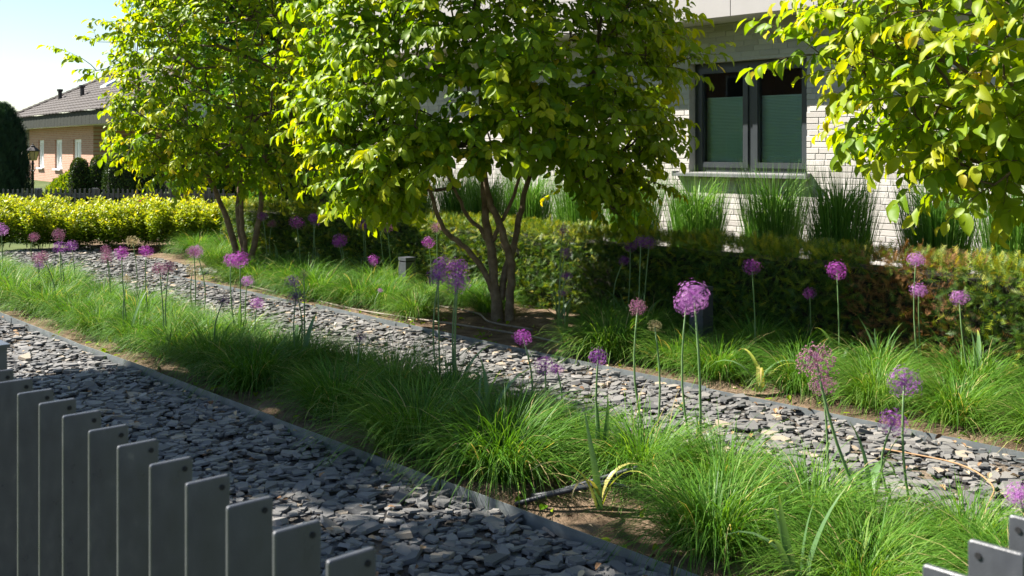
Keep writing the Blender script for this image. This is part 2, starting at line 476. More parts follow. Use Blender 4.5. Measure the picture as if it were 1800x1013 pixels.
# steel edging: straight strips butted end to end
def edging(label, y, x0, x1, seglen, top, group, seed):
    r = np.random.default_rng(seed)
    e = thing('steel_edging', (x0, y, 0), label, 'edging', group)
    x = 0.0
    while x < x1 - x0 - .05:
        L = min(seglen * (.85 + .3 * r.random()), x1 - x0 - x)
        dy0, dy1 = (r.random(2) - .5) * .03
        dz0, dz1 = (r.random(2) - .5) * .016
        t = .004
        V = [(x, dy0, -.05), (x + L, dy1, -.05), (x + L, dy1 + t, -.05), (x, dy0 + t, -.05),
             (x, dy0, top + dz0), (x + L, dy1, top + dz1), (x + L, dy1 + t, top + dz1), (x, dy0 + t, top + dz0)]
        F = [(4, 5, 6), (4, 6, 7), (0, 1, 5), (0, 5, 4), (1, 2, 6), (1, 6, 5), (2, 3, 7), (2, 7, 6), (3, 0, 4), (3, 4, 7)]
        a = Acc(); a.add(V, F)
        a.box(x + L - .05, x + L - .002, dy1 - .006, dy1 - .001, -.04, top + dz1 - .012)
        a.obj('edging_strip', M_STEEL, e)
        x += L + .004
edging('galvanised steel edging along the slate strip beside the picket fence', 3.02, -14.6, .6, 1.45, .066, 'steel bed edgings', 5)
edging('galvanised steel edging between slate path and bare soil under the tree', 5.51, -12.3, 1.2, 1.6, .05, 'steel bed edgings', 6)

# ------------------------------------------------------------------ white brick house
WY = 9.7
house = thing('white_brick_house', (-6.9, WY, 0), 'white brick house with grey panelled overhanging upper storey and dark window', 'house')
def hp(a, name, mat, parent=None, **kw):
    """world-space mesh under the house empty"""
    for i, V in enumerate(a.V):
        a.V[i] = V - np.array([-6.9, WY, 0])
    return a.obj(name, mat, parent or house, **kw)
WX0, WX1, WZ0, WZ1 = -7.68, -6.13, 1.32, 2.57
HX0, HX1, SZ = -14.6, 2.5, 3.0
a = Acc()
for (x0, x1, z0, z1) in ((HX0, WX0 - .004, -.1, SZ), (WX1 + .004, HX1, -.1, SZ), (WX0 - .004, WX1 + .004, -.1, WZ0), (WX0 - .004, WX1 + .004, WZ1, SZ)):
    a.box(x0, x1, WY + .0055, WY + .30, z0, z1)
wall = hp(a, 'wall', M_MORTAR)
def brick_mesh(L, t):
    b = Acc(); h = .0545; g = .0025
    V = [(0, .02, 0), (L, .02, 0), (L, .02, h), (0, .02, h), (0, g, 0), (L, g, 0), (L, g, h), (0, g, h),
         (g, 0, g), (L - g, 0, g), (L - g, 0, h - g), (g, 0, h - g)]
    F = []
    for p, q in ((0, 1), (1, 2), (2, 3), (3, 0)):
        F += [(p, q, q + 4), (p, q + 4, p + 4), (p + 4, q + 4, q + 8), (p + 4, q + 8, p + 8)]
    F += [(8, 9, 10), (8, 10, 11)]
    b.add(V, F, t); return b
br = np.random.default_rng(41)
LENS = [.238, .238, .238, .238, .178, .113]
bricks = []
row = 0; z = -.02
while z + .06 < SZ:
    x = HX0 + br.random() * .12
    while x < HX1 - .1:
        L = LENS[br.integers(0, 6)]
        segs = [(x, x + L)]
        if z + .0525 > WZ0 - .03 and z < WZ1 + .005:      # courses cut by the window
            cut = []
            for s0, s1 in segs:
                if s1 <= WX0 or s0 >= WX1: cut.append((s0, s1))
                elif s0 < WX0: cut.append((s0, WX0))
                elif s1 > WX1: cut.append((WX1, s1))
            segs = cut
        for s0, s1 in segs:
            if s1 - s0 > .03: bricks.append((s0, z, s1 - s0, (br.random() - .5) * .004, np.clip(br.normal(.5, .25), 0, 1)))
        x += L + .0075
    z += .0625; row += 1
B = np.array(bricks)
Pb = np.stack([B[:, 0] + B[:, 2] / 2, np.full(len(B), WY), B[:, 1]], 1)
Zb, visb = view_depth(Pb)
sc = np.where(visb & (B[:, 1] > .95) & (B[:, 0] > -6.2) & (B[:, 0] < -3.95) & (B[:, 1] < 2.75), 1 / Zb, -1)
topb = np.argsort(-sc)[:300]; topb = [i for i in topb if sc[i] > 0]
mk = np.ones(len(B), bool); mk[topb] = False
rest = Acc()
for i in np.where(mk)[0]:
    bm = brick_mesh(B[i, 2], B[i, 4]); rest.add(bm.V[0] + np.array([B[i, 0], WY + B[i, 3], B[i, 1]]), bm.F[0], B[i, 4])
hp(rest, 'bricks', M_BRICK, wall, kind='stuff')
cache = {}
for i in topb:
    key = (round(B[i, 2], 3), int(B[i, 4] * 5))
    if key not in cache: cache[key] = brick_mesh(B[i, 2], (key[1] + .5) / 5.5).mesh('brick', M_BRICK)
    link('brick', cache[key], wall, loc=(B[i, 0] + 6.9, B[i, 3], B[i, 1]))
# overhanging storey
OY = WY - .5
a = Acc(); a.box(HX0 - .2, HX1, OY + .03, WY + 6, SZ + .02, SZ + 3.2)
up = hp(a, 'upper_storey', M_JOINT)
x = -7.735 - 7 * 1.0
while x < HX1 - .9:
    b = Acc(); b.box(x + .005, x + .995, OY, OY + .024, SZ, SZ + 1.45); hp(b, 'facade_panel', M_PANEL, up)
    b = Acc(); b.box(x + .005, x + .995, OY, OY + .024, SZ + 1.46, SZ + 3.1); hp(b, 'facade_panel', M_PANEL, up)
    x += 1.0
x = -7.3 - 8
while x < HX1 - 1.5:
    b = Acc(); b.box(x + .004, x + 1.996, OY + .026, WY + .02, SZ + .002, SZ + .018); hp(b, 'soffit_board', M_SOFFIT, up)
    x += 2.0
# window: frame set back in the reveal
win = thing('window', (0, 0, 0), None, None); win.parent = house
def wp(a, name, mat, parent=None, **kw):
    for i, V in enumerate(a.V): a.V[i] = V - np.array([-6.9, WY, 0])
    return a.obj(name, mat, parent or win, **kw)
FY = WY + .115
a = Acc()
a.box(WX0, WX0 + .065, FY, FY + .08, WZ0, WZ1); a.box(WX1 - .065, WX1, FY, FY + .08, WZ0, WZ1)
a.box(WX0 + .065, WX1 - .065, FY, FY + .08, WZ1 - .075, WZ1); a.box(WX0 + .065, WX1 - .065, FY, FY + .08, WZ0, WZ0 + .075)
MX = (WX0 + WX1) / 2
a.box(MX - .045, MX + .045, FY, FY + .08, WZ0 + .075, WZ1 - .075)
fr = wp(a, 'window_frame', M_FRAME)
for s0, s1 in ((WX0 + .065, MX - .045), (MX + .045, WX1 - .065)):
    a = Acc(); y0, y1 = FY - .018, FY + .05
    z0, z1 = WZ0 + .055, WZ1 - .055; w = .062; s0 -= .012; s1 += .012
    a.box(s0, s0 + w, y0, y1, z0, z1); a.box(s1 - w, s1, y0, y1, z0, z1)
    a.box(s0 + w, s1 - w, y0, y1, z1 - w, z1); a.box(s0 + w, s1 - w, y0, y1, z0, z0 + w)
    # glazing bead
    a.box(s0 + w, s0 + w + .012, y0 + .012, y1, z0 + w, z1 - w); a.box(s1 - w - .012, s1 - w, y0 + .012, y1, z0 + w, z1 - w)
    wp(a, 'sash', M_FRAME)
    a = Acc(); a.add([(s0 + w, FY + .022, z0 + w), (s1 - w, FY + .022, z0 + w), (s1 - w, FY + .022, z1 - w), (s0 + w, FY + .022, z1 - w)], [(0, 1, 2), (0, 2, 3)]); wp(a, 'glass_pane', M_GLASS)
    # pleated blind, lowered from its top rail
    a = Acc(); bz1 = 2.17; n = 44; bz0 = z0 + w - .01
    zs = np.linspace(bz0, bz1 - .012, n * 2 + 1); ys = FY + .075 + .011 * (np.arange(n * 2 + 1) % 2)
    V = []; F = []
    for i in range(n * 2 + 1): V += [(s0 + w - .02, ys[i], zs[i]), (s1 - w + .02, ys[i], zs[i])]
    for i in range(n * 2): F += [(2 * i, 2 * i + 1, 2 * i + 3), (2 * i, 2 * i + 3, 2 * i + 2)]
    a.add(V, F)
    a.box(s0 + w - .02, s1 - w + .02, FY + .068, FY + .09, bz1 - .012, bz1 + .008)
    wp(a, 'pleated_blind', M_BLIND)
a = Acc()
for x in (-6.96, -6.83): a.box(x - .012, x + .012, FY - .03, FY - .019, WZ0 + .028, WZ0 + .05)
wp(a, 'drain_cap', M_FRAME)
a = Acc()   # sloping sill with upturned ends
V = [(-7.84, WY - .1, WZ0 - .045), (-6.09, WY - .1, WZ0 - .045), (-6.09, WY - .1, WZ0 - .015), (-7.84, WY - .1, WZ0 - .015),
     (-7.84, FY, WZ0 - .045), (-6.09, FY, WZ0 - .045), (-6.09, FY, WZ0 + .006), (-7.84, FY, WZ0 + .006)]
a.add(V, [(0, 1, 2), (0, 2, 3), (3, 2, 6), (3, 6, 7), (1, 5, 6), (1, 6, 2), (0, 3, 7), (0, 7, 4), (0, 4, 5), (0, 5, 1)])
a.box(-6.09, -6.075, WY - .104, WY - .001, WZ0 - .048, WZ0 + .012); a.box(-7.855, -7.84, WY - .104, WY - .001, WZ0 - .048, WZ0 + .012)
wp(a, 'sill', M_SILL)
a = Acc()
x0, x1, y0, y1, z0, z1 = WX0 - .6, WX1 + .6, FY + .09, FY + 2.5, .6, 2.8
V = [(x0, y0 + .25, z0), (x1, y0 + .25, z0), (x1, y1, z0), (x0, y1, z0), (x0, y0 + .25, z1), (x1, y0 + .25, z1), (x1, y1, z1), (x0, y1, z1)]
a.add(V, [(0, 1, 2), (0, 2, 3), (4, 6, 5), (4, 7, 6), (2, 7, 3), (2, 6, 7), (1, 5, 6), (1, 6, 2), (0, 3, 7), (0, 7, 4)])
hp(a, 'room', M_ROOM)
a = Acc(); a.box(HX0, HX0 + .3, WY + .3, WY + 6, -.1, SZ + .01); a.box(HX1 - .3, HX1, WY + .3, WY + 6, -.1, SZ + .01); a.box(HX0, HX1, WY + 5.7, WY + 6, -.1, SZ + .01)
hp(a, 'side_wall', M_MORTAR)

# ------------------------------------------------------------------ trees
def leaf_template(seed, wid=.56):
    r = np.random.default_rng(seed)
    st = np.array([0, .14, .36, .6, .82, 1.0]); w = np.array([.05, .3, .46, .5, .34, .03]) * wid
    cup = .06 + .3 * r.random(); bow = -.05 - .4 * r.random()
    V = []
    for s, ww in zip(st, w):
        zc = bow * s * s
        wa = (r.random(2) - .5) * .2
        V += [(-ww * (1 + wa[0]), s + .06, zc + cup * ww * 2 + wa[0] * .5), (0, s + .06, zc), (ww * (1 + wa[1]), s + .06, zc + cup * ww * 2 + wa[1] * .5)]
    F = []
    for i in range(len(st) - 1):
        for j in (0, 1):
            p = i * 3 + j
            F += [(p, p + 1, p + 4), (p, p + 4, p + 3)]
    n = len(V); V += [(-.012, 0, 0), (.012, 0, 0)]; F += [(n, n + 1, 1)]
    return np.array(V), np.array(F)
LEAVES = [leaf_template(s) for s in range(100, 106)]

def crown_points(r, n, c, rx, rup, rdn, dmin):
    pts = []
    tries = 0
    while len(pts) < n and tries < 60000:
        tries += 1
        u = (r.random(3) * 2 - 1)
        zz = u[2] * (rup if u[2] > 0 else rdn)
        k = abs(u[2])
        rad = rx * (1 - k ** (2.2 if u[2] > 0 else 3.0)) ** .5
        if u[0] ** 2 + u[1] ** 2 > 1: continue
        # thin out the middle
        if (u[0] ** 2 + u[1] ** 2) * .7 + u[2] ** 2 * .5 < r.random() * .45: continue
        p = np.array([c[0] + u[0] * rad, c[1] + u[1] * rad, c[2] + zz])
        if pts and np.min(np.sum((np.array(pts) - p) ** 2, 1)) < dmin ** 2: continue
        pts.append(p)
    return np.array(pts)

def make_tree(name, label, base, stems, crown, n_pts, seed, leaf_len, twigs_per=2, group=None, parts=300, extra=(), cat='tree', young=.0, keep=None):
    r = np.random.default_rng(seed)
    base = np.array(base, float)
    root = thing(name, tuple(base), label, cat, group)
    nodes = []; par = []; fixr = []
    for si, st in enumerate(stems):
        st = np.array(st, float)
        # smooth resample
        t = np.linspace(0, len(st) - 1, (len(st) - 1) * 4 + 1)
        i0 = np.clip(t.astype(int), 0, len(st) - 2); fr_ = (t - i0)[:, None]
        pm = st[np.clip(i0 - 1, 0, None)]; p0 = st[i0]; p1 = st[i0 + 1]; p2 = st[np.clip(i0 + 2, None, len(st) - 1)]
        P = .5 * (2 * p0 + (p1 - pm) * fr_ + (2 * pm - 5 * p0 + 4 * p1 - p2) * fr_ ** 2 + (3 * p0 - pm - 3 * p1 + p2) * fr_ ** 3)
        wob = r.normal(0, .006, (len(P), 3)); wob[0] = 0
        A = Acc(); A.tube(P[:, :3] + wob, P[:, 3] * .84 * (1 + r.normal(0, .035, len(P))), 10)
        A.V = [v - base for v in A.V]
        A.obj('trunk' if si < 2 else 'limb', M_BARK, root, True)
        for q, p in enumerate(P):
            if p[2] > crown[0][2] - crown[3] * 1.05:
                nodes.append(p[:3]); par.append(-1); fixr.append(p[3])
    c = np.array(crown[0]);
    pts = crown_points(r, n_pts, c, crown[1], crown[2], crown[3], crown[4])
    if keep is not None: pts = pts[keep(pts)]
    if len(extra): pts = np.vstack([pts, np.array(extra)])
    core = np.array([base[0], base[1], c[2] - .3 * crown[3]])
    order = np.argsort(np.linalg.norm((pts - core) * np.array([1, 1, .7]), axis=1))
    n0 = len(nodes)
    N = [np.array(p) for p in nodes]
    for i in order:
        p = pts[i]
        Na = np.array(N)
        d = Na - p; dist = np.linalg.norm(d, axis=1)
        up = np.maximum(0, Na[:, 2] - p[2] + .1 * dist)          # prefer growing upward and outward
        out = np.maximum(0, np.linalg.norm(Na[:, :2] - core[:2], axis=1) - np.linalg.norm(p[:2] - core[:2]))
        j = int(np.argmin(dist + .6 * up + 1.2 * out))
        if dist[j] > .5:                                            # bend long branches
            mid = (N[j] + p) / 2 + r.normal(0, .03, 3) + np.array([0, 0, .04])
            N.append(mid); par.append(j); fixr.append(0); j = len(N) - 1
        N.append(p); par.append(j); fixr.append(0)
    cnt = np.zeros(len(N))
    for i in range(len(N) - 1, n0 - 1, -1):
        cnt[i] += 1
        if par[i] >= 0: cnt[par[i]] += cnt[i]
    rad = np.where(np.array(fixr) > 0, fixr, .0032 * np.sqrt(cnt) + .0012)
    A = Acc()
    for i in range(n0, len(N)):
        j = par[i]
        r0 = min(rad[j], rad[i] * 1.35)
        m = (N[j] + N[i]) / 2 + r.normal(0, .012, 3)
        A.tube(np.array([N[j], m, N[i]]) - base, [r0, (r0 + rad[i]) / 2, rad[i]], 5, cap=False)
    # leafy shoots
    pos, yd, nm, sz, tn = [], [], [], [], []
    for i in range(n0, len(N)):
        for k in range(twigs_per + (1 if cnt[i] < 2 else 0)):
            outw = norm((N[i] - core) * np.array([1, 1, .55]))
            d = norm(outw + r.normal(0, .5, 3) + np.array([0, 0, .1]))
            L = .2 + .26 * r.random()
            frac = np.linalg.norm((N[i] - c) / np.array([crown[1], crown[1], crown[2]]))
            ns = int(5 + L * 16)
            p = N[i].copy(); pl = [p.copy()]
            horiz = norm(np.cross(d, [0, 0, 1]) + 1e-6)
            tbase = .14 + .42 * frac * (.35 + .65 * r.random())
            isnew = r.random() < .22 * max(0, frac - .3) + young
            for q in range(ns):
                s = q / ns
                d = norm(d + np.array([0, 0, -.05]) + r.normal(0, .05, 3))
                p = p + d * L / ns; pl.append(p.copy())
                sgn = 1 if q % 2 else -1
                ld = norm(d * (.45 + .5 * s) + horiz * sgn * .8 + np.array([0, 0, -.15 - .75 * r.random()]) + r.normal(0, .22, 3))
                pos.append(p + ld * .004); yd.append(ld)
                nm.append(norm(np.array([0, 0, .62]) + outw * .8 + r.normal(0, .45, 3)))
                sz.append(leaf_len * (.62 + .5 * r.random()) * (1 - .35 * s * isnew))
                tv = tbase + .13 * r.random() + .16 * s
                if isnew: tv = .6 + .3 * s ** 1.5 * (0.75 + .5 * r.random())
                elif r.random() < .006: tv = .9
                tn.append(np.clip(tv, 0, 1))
            pl = np.array(pl)
            A.tube(pl[::max(1, len(pl) // 4)] - base, np.linspace(.0028, .0012, len(pl[::max(1, len(pl) // 4)])), 4, cap=False)
    A.obj('branches', M_TWIG, root, True)
    pos = np.array(pos); tn = np.array(tn)
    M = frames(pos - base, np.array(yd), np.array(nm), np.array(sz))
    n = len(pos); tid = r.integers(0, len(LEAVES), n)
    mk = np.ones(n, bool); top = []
    if parts:
        Z, vis = view_depth(pos)
        facing = abs((M[:, :2, 2] / np.array(sz)[:, None]) @ FW[:2])
        outer = np.linalg.norm((pos - c)[:, :2], axis=1) - (pos[:, :2] - c[:2]) @ FW[:2]
        sc_ = np.where(vis, np.array(sz) / Z * (.4 + facing) * np.clip(outer, .1, 3), -1)
        top = np.argsort(-sc_)[:parts]; mk[top] = False
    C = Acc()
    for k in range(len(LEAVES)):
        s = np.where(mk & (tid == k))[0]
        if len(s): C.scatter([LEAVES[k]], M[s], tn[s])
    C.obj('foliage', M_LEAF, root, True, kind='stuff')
    tl = np.array([.15, .3, .45, .6, .75, .9, 1.0]); cache = {}
    for q in top:
        key = (int(tid[q]), int(np.argmin(abs(tl - tn[q]))))
        if key not in cache: cache[key] = mesh_np('leaf', *LEAVES[key[0]], M_LEAF, tl[key[1]], True)
        link('leaf', cache[key], root, matrix=M[q])
    return root

def at_depth(pts, Z):
    """stem outline points (across, up) at a tree's own distance"""
    return pts
BX, BY = -7.27, 6.42
def st(base, seq):
    """stem given as (offset across view, offset away, height, radius) from the tree's base"""
    return [(base[0] + u * RT[0] + v * FW[0], base[1] + u * RT[1] + v * FW[1], z, r) for (u, v, z, r) in seq]
mb = (BX, BY)
main_stems = [
    st(mb, [(-.03, 0, -.05, .075), (-.035, 0, .12, .066), (-.05, 0, .32, .058), (-.09, .02, .66, .05), (-.14, .05, 1.02, .043), (-.155, .1, 1.35, .036), (-.18, .15, 1.8, .028), (-.2, .2, 2.6, .018), (-.22, .25, 3.5, .008)]),
    st(mb, [(.075, -.03, -.05, .058), (.09, -.04, .2, .05), (.095, -.05, .52, .046), (.03, -.08, .78, .042), (-.03, -.1, .97, .038), (-.1, -.13, 1.13, .034), (-.16, -.2, 1.5, .026), (-.3, -.35, 2.2, .016), (-.45, -.5, 3.0, .008)]),
    st(mb, [(-.0, .02, .2, .045), (.05, .05, .48, .04), (.13, .08, .72, .038), (.18, .1, .97, .034), (.24, .14, 1.25, .03), (.36, .2, 1.65, .025), (.55, .3, 2.2, .017), (.75, .35, 3.0, .008)]),
    st(mb, [(-.05, -.0, .24, .034), (-.13, -.03, .42, .032), (-.24, -.08, .6, .03), (-.4, -.14, .76, .028), (-.54, -.2, .92, .025), (-.62, -.25, 1.2, .021), (-.8, -.35, 1.6, .014), (-1.0, -.45, 2.1, .007)]),
    st(mb, [(-.095, .02, .7, .028), (-.19, .05, .85, .025), (-.31, .1, .96, .022), (-.4, .16, 1.15, .018), (-.6, .25, 1.5, .012), (-.9, .4, 1.9, .006)]),
    st(mb, [(-.075, .02, .74, .026), (.0, -.04, .9, .023), (.1, -.1, 1.1, .02), (.2, -.25, 1.4, .016), (.5, -.5, 1.8, .009)]),
]
main_c = (BX + -.12 * RT[0], BY - .12 * RT[1], 2.35)
make_tree('ironwood_tree', 'multi-stemmed young tree with broad green leaves rising from bare soil before the hedge', (BX, BY, 0), main_stems,
          (main_c, 1.6, 1.9, 1.42, .135), 1150, 11, .108, 3, 'ornamental trees in a row',
          keep=lambda p: ((p[:, :2] - np.array([BX, BY])) @ FW[:2] < .5) & (p[:, 2] > 1.08 + .5 * np.exp(-(((p[:, :2] - np.array([BX, BY])) @ RT[:2] + .0) / .62) ** 4)),
          extra=[(BX + u * RT[0] + v * FW[0], BY + u * RT[1] + v * FW[1], z) for (u, v, z) in
                 ((1.72, 0, 2.42), (1.55, .1, 2.36), (1.42, -.1, 1.85), (1.35, -.2, 1.3), (1.15, -.4, 1.12), (1.0, -.3, 1.05), (-1.25, -.5, 1.15), (-1.3, -.6, 1.4), (-1.55, -.2, 1.7))])
LX, LY = -12.4, 6.58
lb = (LX, LY)
left_stems = [
    st(lb, [(-.08, 0, -.05, .06), (-.14, 0, .2, .05), (-.24, 0, .62, .045), (-.38, -.02, .98, .036), (-.5, -.05, 1.25, .028), (-.8, -.1, 1.8, .016), (-1.0, -.1, 2.3, .007)]),
    st(lb, [(-.02, .03, -.05, .06), (-.05, .05, .2, .05), (-.12, .06, .64, .044), (-.13, .08, 1.0, .038), (-.1, .1, 1.6, .028), (-.15, .15, 2.6, .016), (-.2, .2, 3.4, .007)]),
    st(lb, [(.04, -.02, -.05, .055), (.08, -.04, .25, .048), (.15, -.06, .6, .042), (.2, -.06, .95, .036), (.26, -.05, 1.6, .026), (.35, 0, 2.6, .012), (.4, .1, 3.2, .006)]),
    st(lb, [(.0, -.04, .1, .04), (-.02, -.1, .5, .036), (-.04, -.16, .8, .033), (.02, -.25, 1.4, .025), (.0, -.5, 2.1, .014), (-.1, -.7, 2.7, .006)]),
]
left_c = (LX - .3 * RT[0], LY - .3 * RT[1], 2.45)
make_tree('ironwood_tree', 'smaller multi-stemmed tree with yellow-green leaves between lime shrubs and hedge end', (LX, LY, 0), left_stems,
          (left_c, 1.28, 2.2, 1.45, .15), 640, 12, .108, 2, 'ornamental trees in a row', young=.22, keep=lambda p: p[:, 2] > 1.27,
          extra=[(LX + u * RT[0] + v * FW[0], LY + u * RT[1] + v * FW[1], z) for (u, v, z) in ((-2.1, -.1, 2.75), (-1.95, 0, 2.6), (-1.85, -.2, 2.95), (.55, -.5, 1.15), (.7, -.3, 1.3))])
QX, QY = -1.66, 6.42
qb = (QX, QY)
right_stems = [
    st(qb, [(0, 0, -.05, .075), (0, 0, .4, .06), (-.1, .02, 1.0, .048), (-.25, .0, 1.7, .034), (-.5, -.1, 2.5, .018), (-.6, -.1, 3.3, .008)]),
    st(qb, [(.08, .05, -.05, .06), (.12, .08, .5, .05), (.2, .15, 1.2, .038), (.4, .3, 2.0, .025), (.6, .4, 3.0, .01)]),
    st(qb, [(-.03, -.03, .3, .045), (-.2, -.12, .75, .036), (-.5, -.25, 1.2, .028), (-.9, -.4, 1.6, .02), (-1.3, -.5, 1.95, .01)]),
    st(qb, [(-.05, .05, .45, .04), (-.25, .2, .95, .032), (-.6, .4, 1.5, .024), (-1.0, .5, 2.0, .016), (-1.5, .55, 2.4, .007)]),
]
right_c = (QX - .3 * RT[0], QY - .3 * RT[1], 2.4)
make_tree('ironwood_tree', 'tree with large sunlit yellow-green leaves reaching in front of the brick wall', (QX, QY, 0), right_stems,
          (right_c, 1.55, 1.6, 1.15, .14), 760, 13, .108, 2, 'ornamental trees in a row', young=.26,
          keep=lambda p: p[:, 2] > 1.42,
          extra=[(QX + u * RT[0] + v * FW[0], QY + u * RT[1] + v * FW[1], z) for (u, v, z) in ((-2.0, .1, 2.1), (-1.9, -.1, 2.3), (-1.8, 0, 2.0), (-1.6, -.3, 1.7), (-1.45, -.3, 1.5), (-1.3, -.4, 1.42), (-1.0, -.5, 1.38))])
# shade tree standing on the street side of the fence; its crown darkens the slate strip
for k, (sx, sy, cz, rr, npt, sd) in enumerate(((-9.3, .4, 5.1, 1.25, 720, 14), (-6.1, .25, 4.4, .46, 100, 15))):
    sb = (sx, sy)
    make_tree('street_tree', ('street tree whose crown shades the slate strip', 'slim street tree beside the picket fence')[k], (sx, sy, -.06),
              [st(sb, [(0, 0, 0, .08), (.02, 0, .8, .07), (0, .02, 1.7, .055), (-.03, 0, 2.6, .04), (0, 0, 3.8, .028), (.05, 0, (6.3, 4.8)[k], .01)]),
               st(sb, [(0, 0, 1.6, .04), (.2, .3, 2.3, .03), (.4, .6, 3.2, .02), (.5, .7, 3.9, .008)])],
              ((sx, sy, cz), rr, (1.15, .5)[k], (1.45, .5)[k], .15), npt, sd, .125, 2, 'street trees', parts=0)

# ------------------------------------------------------------------ yew hedge
def spray_template(seed):
    r = np.random.default_rng(seed)
    V = []; F = []
    for q in range(6):
        s = .12 + q * .15
        for sg in (-1, 1):
            n = len(V); l = .36 - .16 * abs(s - .45)
            a = .9 + r.normal(0, .12)
            dx, dy = sg * math.sin(a) * l, math.cos(a) * l
            zz = r.normal(-.03, .04)
            V += [(0, s - .035, -.08 * s * s), (0, s + .035, -.08 * s * s), (dx, s + dy, zz)]
            F.append((n, n + 1, n + 2))
    n = len(V); V += [(-.02, 0, 0), (.02, 0, 0), (0, 1.12, -.1)]; F.append((n, n + 1, n + 2))
    return np.array(V), np.array(F)
SPRAYS = [spray_template(s) for s in range(4)]
HX, HXE, HY0, HY1, HZ = -14.2, .8, 7.15, 7.66, .79
hedge = thing('yew_hedge', (-6.7, 7.45, 0), 'clipped dark green yew hedge running along the house, partly browned', 'hedge')
off = np.array([-6.7, 7.45, 0])
a = Acc(); a.box(HX + .09, HXE - .05, HY0 + .1, HY1 - .08, 0, HZ - .1); a.V = [v - off for v in a.V]; a.obj('light_block_core', M_CORE, hedge)  # solid box added inside the hedge to block light
hr = np.random.default_rng(51)
def hedge_face(n, kind):
    u = hr.random(n); x = HX + u * (HXE - HX); v = hr.random(n)
    wob = .035 * np.sin(x * 4.7) * np.sin(x * 1.9 + v * 5) + .02 * np.sin(x * 11 + v * 9)
    if kind == 'front':
        z = v * HZ; p = np.stack([x, HY0 + wob + hr.normal(.02, .03, n) + .04 * (z < .15), z], 1); nn = np.tile([0, -1, .1], (n, 1))
    elif kind == 'top':
        p = np.stack([x, HY0 + v * (HY1 - HY0), HZ + wob * .4 + hr.normal(-.015, .018, n)], 1); nn = np.tile([0, -.1, 1.0], (n, 1))
    elif kind == 'back':
        p = np.stack([x, HY1 + wob + hr.normal(-.02, .03, n), v * HZ], 1); nn = np.tile([0, 1, .1], (n, 1))
    else:
        p = np.stack([HX + wob + hr.normal(.02, .03, n), HY0 + hr.random(n) * (HY1 - HY0), v * HZ], 1); nn = np.tile([-1, 0, .1], (n, 1))
    return p, nn.astype(float)
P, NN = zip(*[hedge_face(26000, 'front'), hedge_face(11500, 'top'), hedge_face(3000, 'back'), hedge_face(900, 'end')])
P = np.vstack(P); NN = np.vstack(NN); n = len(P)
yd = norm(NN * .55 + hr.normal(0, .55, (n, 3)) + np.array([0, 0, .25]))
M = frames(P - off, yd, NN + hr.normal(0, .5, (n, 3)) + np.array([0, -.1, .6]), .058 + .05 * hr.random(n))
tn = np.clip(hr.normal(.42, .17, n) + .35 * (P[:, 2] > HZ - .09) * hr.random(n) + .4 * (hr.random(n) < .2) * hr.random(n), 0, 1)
bx = np.exp(-((P[:, 0] + 3.75) / .42) ** 4) + .35 * np.exp(-((P[:, 0] + 2.4) / .5) ** 2)
dry = hr.random(n) < bx * (.82 - .25 * hr.random(n))
thin = ~(dry & (hr.random(n) < .25))
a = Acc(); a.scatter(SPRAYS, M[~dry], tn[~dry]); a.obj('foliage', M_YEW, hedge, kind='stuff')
s = dry & thin
a = Acc(); a.scatter(SPRAYS, M[s], hr.random(s.sum())); o = a.obj('dry_foliage', M_YEWDRY, hedge, kind='stuff'); o['label'] = 'browned dry section of hedge'

